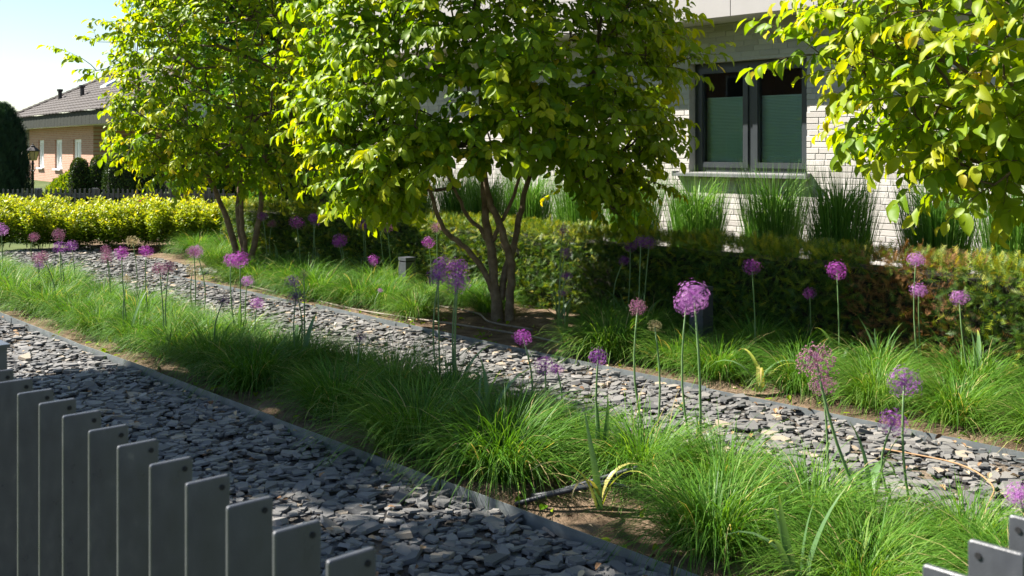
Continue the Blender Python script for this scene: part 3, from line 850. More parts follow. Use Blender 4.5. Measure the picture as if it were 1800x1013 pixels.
ALLIUMS = [
(-13.17,3.82,-13.17,3.82,0.63,0.160,'l'),(-15.06,4.79,-15.06,4.79,0.37,0.140,'f'),(-11.11,3.80,-11.12,3.78,0.70,0.128,'f'),(-10.86,3.74,-10.89,3.71,0.59,0.137,'p'),
(-11.48,4.09,-11.52,4.05,0.54,0.134,'p'),(-11.24,3.66,-11.27,3.62,0.46,0.128,'f'),(-10.28,3.48,-10.37,3.38,0.56,0.108,'f'),(-11.47,3.74,-11.49,3.71,0.36,0.107,'p'),
(-10.77,4.18,-10.80,4.14,0.54,0.117,'f'),(-9.93,3.87,-9.97,3.83,0.55,0.118,'f'),(-8.37,3.40,-8.41,3.35,0.74,0.119,'v'),(-8.68,3.71,-8.71,3.68,0.71,0.116,'v'),
(-8.24,3.34,-8.25,3.33,0.55,0.063,'t'),(-7.80,3.44,-7.82,3.41,0.66,0.114,'f'),(-7.54,3.36,-7.54,3.36,0.70,0.102,'f'),(-10.27,4.23,-10.29,4.21,0.66,0.130,'t'),
(-8.59,4.05,-8.59,4.05,0.69,0.128,'f'),(-8.76,4.20,-8.79,4.17,0.67,0.122,'l'),(-8.84,4.20,-8.87,4.17,0.50,0.112,'t'),(-7.53,3.93,-7.58,3.88,0.71,0.116,'v'),
(-7.40,3.88,-7.41,3.87,0.73,0.140,'v'),(-6.95,3.50,-6.95,3.50,0.50,0.097,'d'),(-7.90,4.20,-7.91,4.20,0.49,0.104,'l'),(-7.10,3.85,-7.10,3.85,0.43,0.102,'l'),
(-16.51,7.48,-16.54,7.45,0.51,0.131,'t'),(-15.08,7.46,-15.08,7.46,0.49,0.140,'t'),(-15.04,7.50,-15.03,7.51,0.55,0.122,'t'),
(-11.63,6.44,-11.67,6.40,0.75,0.126,'p'),(-11.86,6.68,-11.89,6.65,0.63,0.115,'f'),(-11.35,6.75,-11.39,6.71,0.67,0.182,'v'),(-10.98,6.70,-10.96,6.72,0.73,0.150,'p'),
(-10.95,6.72,-10.98,6.69,0.75,0.123,'p'),(-10.22,6.66,-10.26,6.61,0.53,0.182,'v'),(-10.50,6.78,-10.52,6.75,0.48,0.133,'v'),(-10.31,6.95,-10.31,6.95,0.69,0.120,'p'),
(-10.24,6.95,-10.25,6.94,0.68,0.093,'p'),(-9.82,6.95,-9.88,6.89,0.73,0.129,'f'),(-9.67,6.95,-9.72,6.89,0.69,0.128,'f'),(-9.78,6.74,-9.78,6.74,0.33,0.127,'v'),
(-9.01,6.95,-9.02,6.93,0.57,0.135,'v'),(-8.85,6.95,-8.87,6.93,0.74,0.121,'f'),(-6.70,3.95,-6.72,3.93,0.62,0.124,'d'),(-6.50,3.85,-6.51,3.83,0.54,0.128,'d'),
(-6.47,3.87,-6.47,3.87,0.70,0.064,'t'),(-5.50,3.69,-5.50,3.69,0.41,0.085,'d'),(-8.23,5.75,-8.23,5.75,0.24,0.054,'l'),
(-5.23,4.12,-5.23,4.12,0.85,0.129,'p'),(-5.10,4.01,-5.11,4.00,0.80,0.140,'p'),(-5.17,4.18,-5.16,4.20,0.83,0.129,'p'),(-5.03,4.09,-5.03,4.09,0.76,0.154,'p'),
(-6.59,6.51,-6.57,6.53,0.86,0.140,'p'),(-6.11,6.11,-6.11,6.11,0.73,0.103,'p'),(-5.92,5.91,-5.91,5.92,0.57,0.090,'p'),(-5.91,5.92,-5.93,5.90,0.44,0.081,'p'),
(-6.20,6.94,-6.17,6.97,0.72,0.120,'p'),(-5.72,6.55,-5.70,6.57,0.82,0.121,'p'),(-5.99,6.93,-5.95,6.97,0.77,0.118,'p'),(-6.23,6.91,-6.21,6.93,0.60,0.110,'p'),
(-4.32,4.00,-4.33,3.99,0.53,0.102,'v'),(-4.14,4.00,-4.15,3.99,0.40,0.112,'p'),(-4.20,4.13,-4.20,4.13,0.35,0.076,'p'),(-3.48,3.72,-3.49,3.71,0.58,0.093,'p'),
(-3.59,4.20,-3.63,4.16,0.76,0.089,'f'),(-3.55,4.20,-3.55,4.20,0.67,0.071,'t'),(-3.26,4.20,-3.28,4.18,0.85,0.160,'l'),(-3.29,4.20,-3.32,4.17,0.81,0.121,'l'),
(-4.47,6.41,-4.49,6.39,0.73,0.132,'v'),(-4.36,6.95,-4.36,6.94,0.50,0.094,'v'),(-3.95,6.67,-3.96,6.65,0.73,0.136,'v'),(-3.50,6.95,-3.52,6.93,0.82,0.118,'l'),
(-3.48,6.95,-3.50,6.93,0.61,0.117,'l'),(-3.06,6.78,-3.12,6.72,0.62,0.118,'l'),(-2.30,4.12,-2.45,3.95,0.68,0.159,'f'),(-2.55,4.20,-2.56,4.18,0.53,0.114,'f'),
(-2.14,4.20,-2.17,4.17,0.61,0.140,'p'),(-2.19,4.20,-2.22,4.17,0.43,0.122,'p'),(-1.54,3.82,-1.55,3.80,0.37,0.090,'l')]
CNAME = {'v': 'vivid purple', 'p': 'violet purple', 'l': 'pale lilac', 'd': 'shade-darkened violet', 'f': 'fading purple-brown', 't': 'straw-coloured seeding'}
# ------------------------------------------------------------------ sedge tufts and reed grass
def sedge_mesh(seed, n=1150):
    r = np.random.default_rng(seed)
    az = r.random(n) * 2 * math.pi
    rb = np.sqrt(r.random(n)) * .15
    ba = az + r.normal(0, .5, n)
    base = np.stack([rb * np.cos(ba), rb * np.sin(ba), np.zeros(n)], 1)
    el = np.radians(np.clip(88 - 52 * (rb / .15) * r.random(n) - r.random(n) * 14, 32, 90))
    L = .27 + .25 * r.random(n)
    bend = 1.15 + 1.7 * r.random(n)
    w = .0028 + .0024 * r.random(n)
    t = np.clip(r.normal(.4 + .2 * r.random(), .2, n), 0, .9); t[r.random(n) < .035] = 1
    V, F, T = strips(base, az, el, bend, L, w, 6, 1.6, t, r, 1.25, .35)
    return mesh_np('sedge_tuft', V, F, M_SEDGE, T)
SEDGE = [sedge_mesh(200 + i) for i in range(12)]
sr = np.random.default_rng(61)
def sedge(x, y, s, label, group):
    me = SEDGE[sr.integers(0, 12)]
    near = sorted((math.hypot(x - q[0], y - q[1]), q[6]) for q in ALLIUMS)
    if near[0][0] < .42: label += f', beside a {CNAME[near[0][1]]} allium'
    s *= .88 + .3 * sr.random()
    link('sedge_tuft', me, None, (x + sr.normal(0, .08), y + sr.normal(0, .05), .012), sr.random() * 6.28, (s * (.93 + .14 * sr.random()), s * (.93 + .14 * sr.random()), s * (.9 + .2 * sr.random())), label, 'grass tuft', group)
ROW_A = [-1.15, -1.85, -2.62, -3.85, -4.56, -5.35, -6.2, -7.0, -7.7, -8.4, -9.1, -9.8, -10.5, -11.3, -12.1, -13.0, -13.9]
for i, x in enumerate(ROW_A):
    sedge(x, 3.42, 1.0 + .16 * (i in (2, 3, 4)), 'sedge tuft leaning over the slate strip edging', 'sedge tufts along the strip edging')
for i in range(26):
    x = -1.3 - .52 * i
    sedge(x, 3.93 + .06 * math.sin(i * 2.2), .92, 'sedge tuft on the unedged side of the path', 'sedge tufts along the open path side')
for i in range(20):
    if i in (2, 3): continue
    sedge(-1.45 - .62 * i, 3.68, .85, 'small sedge tuft in the middle of the front bed', 'small sedge tufts mid bed')
for x in (-.9, -1.6, -2.2, -2.75, -3.3, -3.85, -4.4, -4.95, -5.4):
    sedge(x, 6.0, 1.02, 'sedge tuft behind the path edging facing browned hedge', 'sedge tufts before the browned hedge')
for x in (-1.3, -1.9, -2.5, -3.05, -3.6, -4.15, -4.7, -5.25, -5.8, -6.3):
    sedge(x, 6.62, .95, 'sedge tuft at the foot of the hedge', 'sedge tufts at hedge foot')
for x in (-7.95, -8.45, -8.95, -9.45, -10.0, -10.5, -11.0, -11.5):
    sedge(x, 6.0, 1.02, 'sunny sedge tuft behind path edging between two trees', 'sedge tufts between the trees')
for x in (-7.7, -8.2, -8.7, -9.2, -9.7, -10.2, -10.7, -11.2, -11.7):
    sedge(x, 6.62, .95, 'sedge tuft against the hedge between two trees', 'sedge tufts between the trees')
for (x, y) in ((-13.2, 6.5), (-13.8, 7.0), (-14.5, 6.9), (-13.4, 7.1), (-14.9, 7.2)):
    sedge(x, y, 1.05, 'sedge tuft beside the lime shrubs beyond the smaller tree', 'sedge tufts by the lime shrubs')

def reed_mesh(seed, dens=1.0):
    r = np.random.default_rng(seed)
    n1, n2 = int(820 * dens), int(760 * dens)
    a1 = r.random(n1) * 6.283; b1 = np.sqrt(r.random(n1)) * .19
    base1 = np.stack([b1 * np.cos(a1), b1 * np.sin(a1), 0 * a1], 1)
    V1, F1, T1 = strips(base1, a1, np.radians(89 - 8 * b1 / .19 * r.random(n1)), .05 + .3 * r.random(n1), .7 + .62 * r.random(n1), .006 + .004 * r.random(n1), 5, 3, np.clip(r.normal(.55, .2, n1), 0, 1), r)
    a2 = r.random(n2) * 6.283; b2 = .05 + r.random(n2) * .12
    base2 = np.stack([b2 * np.cos(a2), b2 * np.sin(a2), .05 + .85 * r.random(n2)], 1)
    V2, F2, T2 = strips(base2, a2, np.radians(66 + 22 * r.random(n2)), .8 + 1.3 * r.random(n2), .2 + .24 * r.random(n2), .008 + .006 * r.random(n2), 6, 1.2, np.clip(r.normal(.6, .22, n2), 0, 1), r)
    return mesh_np('reed_grass', np.vstack([V1, V2]), np.vstack([F1, F2 + len(V1)]), M_REED, np.concatenate([T1, T2]))
REED = [reed_mesh(300 + i) for i in range(5)]
reed_where = {-6.71: 'upright reed grass clump under the near end of the window sill', }
for i, x in enumerate((-2.8, -3.52, -4.19, -5.01, -5.83, -6.71, -7.56, -8.35, -9.15, -9.9, -10.65, -11.4, -12.2, -13.0)):
    lab = ('upright reed grass clump against the sunlit brick wall' if x > -5.4 else
           'upright reed grass clump below the window sill' if x > -7.2 else
           'reed grass clump against the wall, behind the multi-stemmed tree' if x > -9 else
           'arching reed grass clump behind the hedge, between the two garden trees')
    link('reed_grass', REED[i % 5], None, (x, 8.6 + sr.normal(0, .05), .03), sr.random() * 6.28, (1, 1, 1.05 + .1 * sr.random()), lab, 'grass', 'reed grasses along the house wall')

# ------------------------------------------------------------------ alliums
def head_mesh(seed, key):
    """a globe of star florets on fine pedicels, diameter 1"""
    r = np.random.default_rng(seed)
    n = {'v': 190, 'l': 190, 'p': 170, 'd': 165, 'f': 210, 't': 160}[key]
    i = np.arange(n) + .5
    ph = np.arccos(1 - 2 * i / n * .985); th = math.pi * (1 + 5 ** .5) * i
    D = np.stack([np.cos(th) * np.sin(ph), np.sin(th) * np.sin(ph), np.cos(ph)], 1)
    D = norm(D + r.normal(0, .09, D.shape))
    R = .43 + r.normal(0, .045, n) - (r.random(n) < .22) * .12
    A = Acc()
    for k in range(n):
        d = D[k]; c = d * R[k]
        u = norm(np.cross(d, [.3, .5, .8])); v = np.cross(d, u)
        # pedicel
        A.add([d * .05 - u * .004, d * .05 + u * .004, c], [(0, 1, 2)], .55 if key in 'ft' else .35)
        rot = r.random() * 6.28; L = (.072 if key in 'vl' else .068 if key in 'pd' else .056) * (.8 + .4 * r.random())
        V = [c]; F = []
        for q in range(6):
            b = rot + q * math.pi / 3
            for db, rr in ((-.2, .5), (0, 1.0), (.2, .5)):
                V.append(c + (u * math.cos(b + db) + v * math.sin(b + db)) * L * rr + d * L * (.25 if rr == 1 else .12))
            m = 1 + q * 3
            F += [(0, m, m + 1), (0, m + 1, m + 2)]
        t = np.clip(r.normal(.5, .22), 0, .9) if key not in 'ft' else np.clip(r.normal(.3 if key == 'f' else .55, .24), 0, 1)
        A.add(V, F, t)
        # seed ovary
        s = .014 if key not in 'ft' else .024
        A.add([c + u * s, c + v * s, c - u * s, c - v * s, c + d * s * 2], [(0, 1, 4), (1, 2, 4), (2, 3, 4), (3, 0, 4)], .9 if key == 't' else .72 if key == 'f' else .12)
    return A.mesh('flower_head', ALL_COL[key])
HEADS = {k: [head_mesh(400 + 7 * j + ord(k), k) for j in range(2)] for k in 'vpldft'}
def strap_mesh(seed, L, w, el, bend, t):
    r = np.random.default_rng(seed)
    seg = 9; s = np.linspace(0, 1, seg + 1)
    th = el - bend * s ** 1.6
    d = np.stack([np.cos(th), .12 * np.sin(3 * s + seed), np.sin(th)], 1)
    P = np.vstack([[0, 0, 0], np.cumsum(d[:-1] * L / seg, 0)]); P[:, 2] = np.maximum(P[:, 2], .015)
    ww = w * np.minimum(1, np.minimum(.7 + s, 1.25 * (1.01 - s) ** .75))
    side = np.array([0, 1, 0]); up = norm(np.cross(d, side))
    V = np.stack([P - side * ww[:, None] / 2, P - up * ww[:, None] * .14, P + side * ww[:, None] / 2], 1).reshape(-1, 3)
    F = []
    for i in range(seg):
        for j in (0, 1):
            p = i * 3 + j; F += [(p, p + 1, p + 4), (p, p + 4, p + 3)]
    tt = np.repeat(np.clip(t + .55 * np.maximum(0, s - .72) / .28 * r.random(), 0, 1), 3)
    return mesh_np('leaf', V, F, M_STRAP, tt, True)
STRAPS = [strap_mesh(500 + i, L, w, el, b, t) for i, (L, w, el, b, t) in enumerate((
    (.42, .036, 1.45, .7, .35), (.48, .042, 1.35, 1.5, .4), (.5, .04, 1.3, 2.5, .45), (.38, .032, 1.5, .35, .3),
    (.45, .038, 1.2, 2.9, .5), (.4, .03, 1.3, 2.2, .78), (.36, .026, 1.4, 3.0, .9)))]
ar = np.random.default_rng(71)
def place_of(x, y):
    if x < -14.5: return 'beside the lime shrubs'
    if y < 4.5:
        if x < -9: return 'in sunny sedge opposite the lime shrubs'
        if x < -6.6: return 'in the front bed opposite the smaller tree'
        if x < -5.8: return 'in the front bed among shaded sedge'
        if x < -4.9: return 'in the front bed, bunched with three others'
        if x < -4: return 'at the path opposite the bare soil by the trunk'
        if x < -3: return 'at the path opposite the dark bollard'
        return 'in the front bed near the end of the picket fence'
    if x < -10: return 'against the hedge beside the smaller tree'
    if x < -7.6: return 'against the hedge near the grey bollard'
    if x < -5.5: return 'in deep shade before the dark hedge'
    return 'before the browning stretch of hedge'
STRAPPY = {19: 4, 20: 5, 41: 4, 42: 4, 46: 4, 48: 5, 50: 5, 52: 6, 54: 4, 56: 6, 61: 2, 64: 3, 66: 2, 68: 5, 71: 2, 72: 3, 28: 4, 31: 4, 34: 2, 10: 2, 14: 2}
for i, (bx_, by_, hx, hy, hz, dia, key) in enumerate(ALLIUMS):
    tall = ('tall ' if hz > .7 else 'short ' if hz < .45 else '')
    size = 'large ' if dia > .137 else 'small ' if dia < .09 else ''
    t = thing('allium', (bx_, by_, .01), f'{tall or size}{CNAME[key]} allium {place_of(bx_, by_)}', 'flower', 'alliums in the beds')
    top = np.array([hx - bx_, hy - by_, hz]); s = np.linspace(0, 1, 7)[:, None]
    bow = np.array([ar.normal(0, .03), ar.normal(0, .03), 0])
    P = top * s + bow * np.sin(s * math.pi)
    P[:, :2] += (top[:2] * .25) * (s - 1) * s
    a = Acc(); a.tube(P, np.linspace(.0062, .0042, 7) * (1.25 if dia > .15 else 1), 6); a.obj('stem', M_STEM, t, True)
    h = link('flower_head', HEADS[key][i % 2], t, tuple(top), 0, (dia * 1.12, dia * 1.12, dia * 1.12 * (.78 + .2 * ar.random())))
    h.rotation_euler = (ar.normal(0, .15), ar.normal(0, .15), ar.random() * 6.28)
    for q in range(STRAPPY.get(i, 0)):
        k = ar.integers(0, 7)
        link('leaf', STRAPS[k], t, (ar.normal(0, .012), ar.normal(0, .012), 0), ar.random() * 6.28, .8 + .35 * ar.random())
for (x, y, n, lab, ks) in ((-4.25, 3.62, 6, 'rosette of broad strap leaves without a flower among shaded sedge', (0, 1, 3, 2)), (-2.05, 3.2, 6, 'rosette of broad strap leaves near the end of the picket fence', (0, 3, 3, 2, 1)),
                          (-3.9, 3.18, 3, 'yellow strap leaves flopping over the steel edging', (5, 4)), (-3.15, 3.36, 5, 'withering strap leaves beside the coiled black hose', (5, 6, 3)),
                          (-3.95, 5.72, 6, 'yellowing strap leaves on bare soil beside the path edging', (5, 4, 6)), (-3.7, 6.75, 3, 'broad strap leaves with browned tips before the hedge', (0, 3))):
    t = thing('strap_leaf_rosette', (x, y, .012), lab, 'plant')
    for q in range(n):
        link('leaf', STRAPS[ks[q % len(ks)]], t, (ar.normal(0, .015), ar.normal(0, .015), 0), q * 6.28 / n + ar.normal(0, .5), .85 + .4 * ar.random())

# ------------------------------------------------------------------ picket fence of flat blades
def blade_mesh(z0, z1, wdt, th):
    """flat bar standing on edge: depth along +Y, rounded top corners"""
    rr = .0045; pr = []
    pr += [(0, z0), (wdt, z0), (wdt, z1 - rr)]
    pr += [(wdt - rr + rr * math.cos(q), z1 - rr + rr * math.sin(q)) for q in (.5, 1.05)] + [(wdt - rr, z1), (rr, z1)]
    pr += [(rr - rr * math.sin(q), z1 - rr + rr * math.cos(q)) for q in (.5, 1.05)] + [(0, z1 - rr)]
    n = len(pr); e = .0016
    c = np.array(pr).mean(0)
    ins = np.array(pr) + np.sign(c - np.array(pr)) * e
    V = [(-th / 2, p[0], p[1]) for p in ins] + [(-th / 2 + e, p[0], p[1]) for p in pr] + [(th / 2 - e, p[0], p[1]) for p in pr] + [(th / 2, p[0], p[1]) for p in ins]
    F = []
    for k in range(3):
        for i in range(n):
            j = (i + 1) % n
            F += [(k * n + i, k * n + j, (k + 1) * n + j), (k * n + i, (k + 1) * n + j, (k + 1) * n + i)]
    F += [(0, i + 1, i) for i in range(1, n - 1)] + [(3 * n, 3 * n + i, 3 * n + i + 1) for i in range(1, n - 1)]
    a = Acc(); a.add(V, F); return a.mesh('picket', M_FENCE)
PK = blade_mesh(.05, 1.1, .07, .0085)
a = Acc(); a.tube([(-.0062, 0, 0), (.0062, 0, 0)], [.0042, .0042], 10)
HOLE = a.mesh('bolt_hole', M_HOLE)
def picket(fence, x, y, rz):
    p = link('picket', PK, fence, (x, y, random.uniform(-.002, .002)), rz + random.uniform(-.012, .012))
    link('bolt_hole', HOLE, p, (0, .0565, 1.083))
fence = thing('picket_fence', (-2.4, .72, 0), 'anthracite metal picket fence of flat upright bars beside the slate strip', 'fence', 'anthracite garden fences')
for i in range(-3, 22):
    x = -1.10 - .13 * i
    if abs(x + 2.66) < .07: continue
    picket(fence, x + 2.4, .69 - .72, 0)
a = Acc(); a.box(-2.695 + 2.4, -2.625 + 2.4, -.025, .055, -.05, 1.13); a.obj('post', M_FENCE, fence)
a = Acc(); a.box(-2.7 + 2.4, -2.62 + 2.4, -.03, .06, 1.131, 1.14); a.obj('post_cap', M_FENCE, fence)
for z in (.12, .62):
    a = Acc(); a.box(-1.75, 1.72, .0405, .055, z, z + .04); a.obj('rail', M_FENCE, fence)
fence2 = thing('picket_fence', (-.575, 1.4, 0), 'anthracite metal picket fence standing square to the other, beside sunny sedge', 'fence', 'anthracite garden fences')
for k in range(-3, 8):
    y = 1.22 + .122 * k
    picket(fence2, .035, y - 1.4, math.pi / 2)
for z in (.12, .62):
    a = Acc(); a.box(-.055, -.0405, -.6, .75, z, z + .04); a.obj('rail', M_FENCE, fence2)

# ------------------------------------------------------------------ bollards, hoses, litter
def bollard(x, y, h, lab):
    t = thing('bollard_light', (x, y, 0), lab, 'bollard', 'bollard lights before the hedge')
    a = Acc(); a.box(-.066, .066, -.066, .066, -.04, h - .05); a.obj('post', M_FENCE, t)
    a = Acc(); a.box(-.06, .06, -.06, .06, h - .05, h - .035); a.obj('light_slot', M_JOINT, t)
    a = Acc(); a.box(-.067, .067, -.067, .067, h - .035, h); a.obj('cap', M_FENCE, t)
bollard(-9.19, 6.77, .42, 'grey square bollard light between the two tree trunks')
bollard(-5.2, 6.72, .5, 'square bollard light behind a lilac allium before the hedge')
def hose(name, pts, r_, mat, lab):
    pts = np.array(pts, float)
    t = np.linspace(0, len(pts) - 1, (len(pts) - 1) * 5 + 1); i0 = np.clip(t.astype(int), 0, len(pts) - 2); f_ = (t - i0)[:, None]
    pm = pts[np.clip(i0 - 1, 0, None)]; p0 = pts[i0]; p1 = pts[i0 + 1]; p2 = pts[np.clip(i0 + 2, None, len(pts) - 1)]
    P = .5 * (2 * p0 + (p1 - pm) * f_ + (2 * pm - 5 * p0 + 4 * p1 - p2) * f_ ** 2 + (3 * p0 - pm - 3 * p1 + p2) * f_ ** 3)
    a = Acc(); a.tube(P, r_, 8)
    a.obj(name, mat, None, True, label=lab, cat='hose')
hose('drip_hose', [(-9.6, 5.78, .03), (-8.6, 5.7, .035), (-7.7, 5.76, .045), (-7.0, 5.85, .05), (-6.3, 5.95, .04), (-5.6, 5.9, .03)], .0095, M_PIPE, 'brown drip hose on bare soil along the path edging')
hose('drip_hose', [(-8.8, 6.5, .03), (-8.1, 6.42, .04), (-7.55, 6.38, .045), (-7.1, 6.15, .045), (-6.6, 6.2, .035)], .009, M_PIPE, 'drip hose passing the foot of the multi-stemmed tree')
hose('drip_hose', [(-11.8, 5.95, .03), (-11.0, 5.8, .035), (-10.2, 5.75, .03)], .012, M_PIPE, 'drip hose on soil beside the smaller tree')
hose('black_hose', [(-3.05, 3.55, .05), (-3.13, 3.43, .12), (-3.28, 3.25, .09), (-3.42, 3.13, .035), (-3.45, 3.19, .02), (-3.33, 3.29, .075), (-3.14, 3.46, .16), (-3.07, 3.52, .19), (-3.16, 3.44, .13), (-3.36, 3.2, .07), (-3.5, 3.3, .03), (-3.75, 3.55, .02)], .011, M_RUBBER, 'coiled black hose lying on soil between two sedge tufts')
hose('dry_stalk', [(-2.75, 5.05, .05), (-2.35, 5.05, .06), (-2.1, 4.85, .06), (-2.0, 4.6, .07)], .004, M_LITTER, 'thin dry stalk lying across the slate path')
lr = np.random.default_rng(81)
n = 520
lp = np.stack([-13 + lr.random(n) * 12.5, np.where(lr.random(n) < .6, 4.5 + lr.random(n) * 1.6, 2.2 + lr.random(n) * 1.3), .045 + lr.random(n) * .012], 1)
Ml = frames(lp, lr.normal(0, 1, (n, 3)) * np.array([1, 1, .25]), np.array([0, 0, 1.0]) + lr.normal(0, .35, (n, 3)), .018 + .026 * lr.random(n))
a = Acc(); a.scatter(LEAVES, Ml, lr.random(n)); a.obj('leaf_litter', M_LITTER, kind='stuff', label='scattered dry leaves on slate and soil', cat='leaf litter')
# small weeds on the soil
wd = Acc(); n = 260
wp_ = np.stack([-12 + lr.random(n) * 11, np.where(lr.random(n) < .55, 5.58 + lr.random(n) ** 2 * .9, 3.06 + lr.random(n) * .4), .02 + .02 * lr.random(n)], 1)
Mw = frames(wp_, lr.normal(0, 1, (n, 3)) * np.array([1, 1, .3]) + np.array([0, 0, .35]), np.array([0, 0, 1.0]) + lr.normal(0, .3, (n, 3)), .03 + .035 * lr.random(n))
wd.scatter(LEAVES, Mw, .3 + .4 * lr.random(n)); wd.obj('weeds', M_LEAF, kind='stuff', label='low weeds sprouting on the bare soil', cat='weeds')

# ------------------------------------------------------------------ lime shrubs
def simple_leaf(seed):
    V = np.array([(0, 0, 0), (-.3, .45, .06), (0, .5, -.03), (.3, .45, .06), (0, 1.0, -.06)])
    return V, np.array([(0, 2, 1), (0, 3, 2), (1, 2, 4), (2, 3, 4)])
SLEAF = [simple_leaf(0)]
def shrub_mesh(seed, w, h, shoots, leaf, mat, name):
    r = np.random.default_rng(seed)
    pos, yd, nm, tn = [], [], [], []; A = Acc()
    for k in range(shoots):
        a0 = r.random() * 6.28; rr = np.sqrt(r.random())
        p = np.array([math.cos(a0), math.sin(a0), 0]) * rr * w * .22
        tip = np.array([math.cos(a0) * rr * w * .5, math.sin(a0) * rr * w * .5, h * (1.0 - .35 * rr ** 3) * (.78 + .27 * r.random())])
        m = int(12 + 8 * r.random())
        pts = []
        for q in range(m):
            s = (q + 1) / m; c = p + (tip - p) * s + np.array([0, 0, .06 * math.sin(s * 3)]) + r.normal(0, .006, 3); pts.append(c)
            if s < .16: continue
            for e in range(4):
                b = q * 1.57 + e * 1.57 + r.normal(0, .4)
                d = np.array([math.cos(b), math.sin(b), .25 + .7 * s ** 3 + r.normal(0, .25)])
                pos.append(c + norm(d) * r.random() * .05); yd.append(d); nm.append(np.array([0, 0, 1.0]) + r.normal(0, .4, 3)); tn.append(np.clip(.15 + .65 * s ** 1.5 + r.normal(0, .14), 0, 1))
        if k % 4 == 0: A.tube(np.array(pts)[::4], .004, 4, .05, False)
    n = len(pos)
    A.scatter(SLEAF, frames(np.array(pos), np.array(yd), np.array(nm), leaf * (.7 + .5 * r.random(n))), np.array(tn))
    return A.mesh(name, mat)
LIME = [shrub_mesh(600 + i, .95, .77, 80, .058, M_LIME, 'lime_shrub') for i in range(3)]
def vp(u, v):   # across and ahead of the viewpoint, in metres
    return (FW[0] * v + RT[0] * u, FW[1] * v + RT[1] * u, 0)
k = 0
for (v, us) in ((16.3, (-8.0, -7.35, -6.7, -6.1, -5.45, -4.9, -4.4)), (17.1, (-8.1, -7.4, -6.75, -6.0, -5.3, -4.6))):
    for u in us:
        link('lime_shrub', LIME[k % 3], None, vp(u, v), k * 1.3, (1, 1, .93 + .12 * sr.random()), 'lime green leafy shrub in the front row before the grey fence' if v < 17 else 'lime green leafy shrub standing tight against the grey fence', 'shrub', 'lime shrubs along the boundary')
        k += 1

# ------------------------------------------------------------------ neighbour's fence, lamp, conifer, topiary
rot_view = math.atan2(RT[1], RT[0])
nf = thing('boundary_fence', vp(-7.4, 18.6), 'weathered grey picket fence with thick posts behind the lime shrubs', 'fence', None, rot_view)
for i in range(56):
    x = -2.35 + i * .0845
    a = Acc(); a.box(x - .014, x + .014, -.01, .01, -.05, .87 + .008 * math.sin(i * 7.3)); a.obj('picket', M_OLDFENCE, nf)
for x in (-1.0, .01, 1.0, 2.0):
    a = Acc(); a.box(x - .05, x + .05, .02, .1, -.05, .885); a.obj('post', M_OLDFENCE, nf)
for z in (.18, .72):
    a = Acc(); a.box(-2.45, 2.5, .0105, .019, z, z + .075); a.obj('rail', M_OLDFENCE, nf)

lamp = thing('garden_lamp', vp(-12.75, 28), 'old-fashioned lantern on an iron post beside the brick house', 'lamp')
a = Acc(); a.lathe([(.09, 0), (.09, .1), (.045, .16), (.035, .5), (.03, 1.15), (.045, 1.17), (.03, 1.2), (.025, 1.26)], n=10); a.obj('post', M_IRON, lamp, True)
a = Acc()
for s in (-1, 1):
    a.tube([(0, 0, 1.0), (s * .12, 0, .98), (s * .2, 0, 1.05), (s * .17, 0, 1.1)], .012, 6); 
a.obj('cross_bar', M_IRON, lamp)
a = Acc(); a.lathe([(.08, 1.26), (.1, 1.27), (.155, 1.5), (.15, 1.51)], n=6); a.obj('lantern_glass', M_AMBER, lamp)
a = Acc(); a.lathe([(.18, 1.505), (.185, 1.525), (.1, 1.6), (.06, 1.62), (.06, 1.65), (.02, 1.67), (.02, 1.7), (.001, 1.71)], n=6); a.obj('lantern_roof', M_IRON, lamp)
a = Acc()
for q in range(6):
    b = q * math.pi / 3; a.tube([(.1 * math.cos(b), .1 * math.sin(b), 1.27), (.157 * math.cos(b), .157 * math.sin(b), 1.505)], .007, 4)
a.obj('lantern_frame', M_IRON, lamp)

def leaf_shell(seed, n, rfun, h, leaf, up=.3, depth=.12):
    """leaves over a turned outline rfun(z/h)"""
    r = np.random.default_rng(seed)
    s = r.random(n); th = r.random(n) * 6.283
    rad = np.array([rfun(q) for q in s])
    rad = rad * (1 + .07 * np.sin(th * 5 + s * 9) + .05 * np.sin(th * 11 + s * 23)) * (1 - depth * r.random(n))
    P = np.stack([rad * np.cos(th), rad * np.sin(th), s * h], 1)
    nn = np.stack([np.cos(th), np.sin(th), .35 + 0 * th], 1)
    yd = norm(nn * .5 + r.normal(0, .4, (n, 3)) + np.array([0, 0, up]))
    return P, yd, nn + r.normal(0, .4, (n, 3)), leaf * (.7 + .6 * r.random(n)), np.clip(r.normal(.45, .22, n) + .3 * (s > .9), 0, 1)
def bush(name, pos, rfun, h, n, leaf, mat, label, cat, seed, up=.3, group=None):
    t = thing(name, pos, label, cat, group)
    P, yd, nn, sz, tn = leaf_shell(seed, n, rfun, h, leaf, up)
    a = Acc(); a.scatter(SPRAYS if mat in (M_CONIFER, M_YEW) else SLEAF, frames(P, yd, nn, sz), tn); a.obj('foliage', mat, t, kind='stuff')
    a = Acc(); a.lathe([(rfun(q) * .8 + .001, q * h * .97) for q in np.linspace(0, 1, 9)], n=10); a.obj('light_block_core', M_CORE, t)  # same light-blocking fill, added inside the leaf shell
    return t
bush('columnar_conifer', vp(-12.72, 26.2), lambda s: .62 * (1 - s ** 3.2) ** .6 + .02, 2.6, 9000, .15, M_CONIFER, 'dark blue-green columnar conifer at the gap beside the brick house', 'conifer', 1, 1.4)
dome = lambda w: (lambda s: w * (1 - s ** 5) ** .5 * (.86 + .14 * s) + .01)
bush('topiary_column', vp(-11.1, 27), dome(.25), 1.32, 3500, .055, M_TOPIARY, 'narrow clipped topiary column beside the mounded shrub', 'topiary', 2, group='clipped topiary columns')
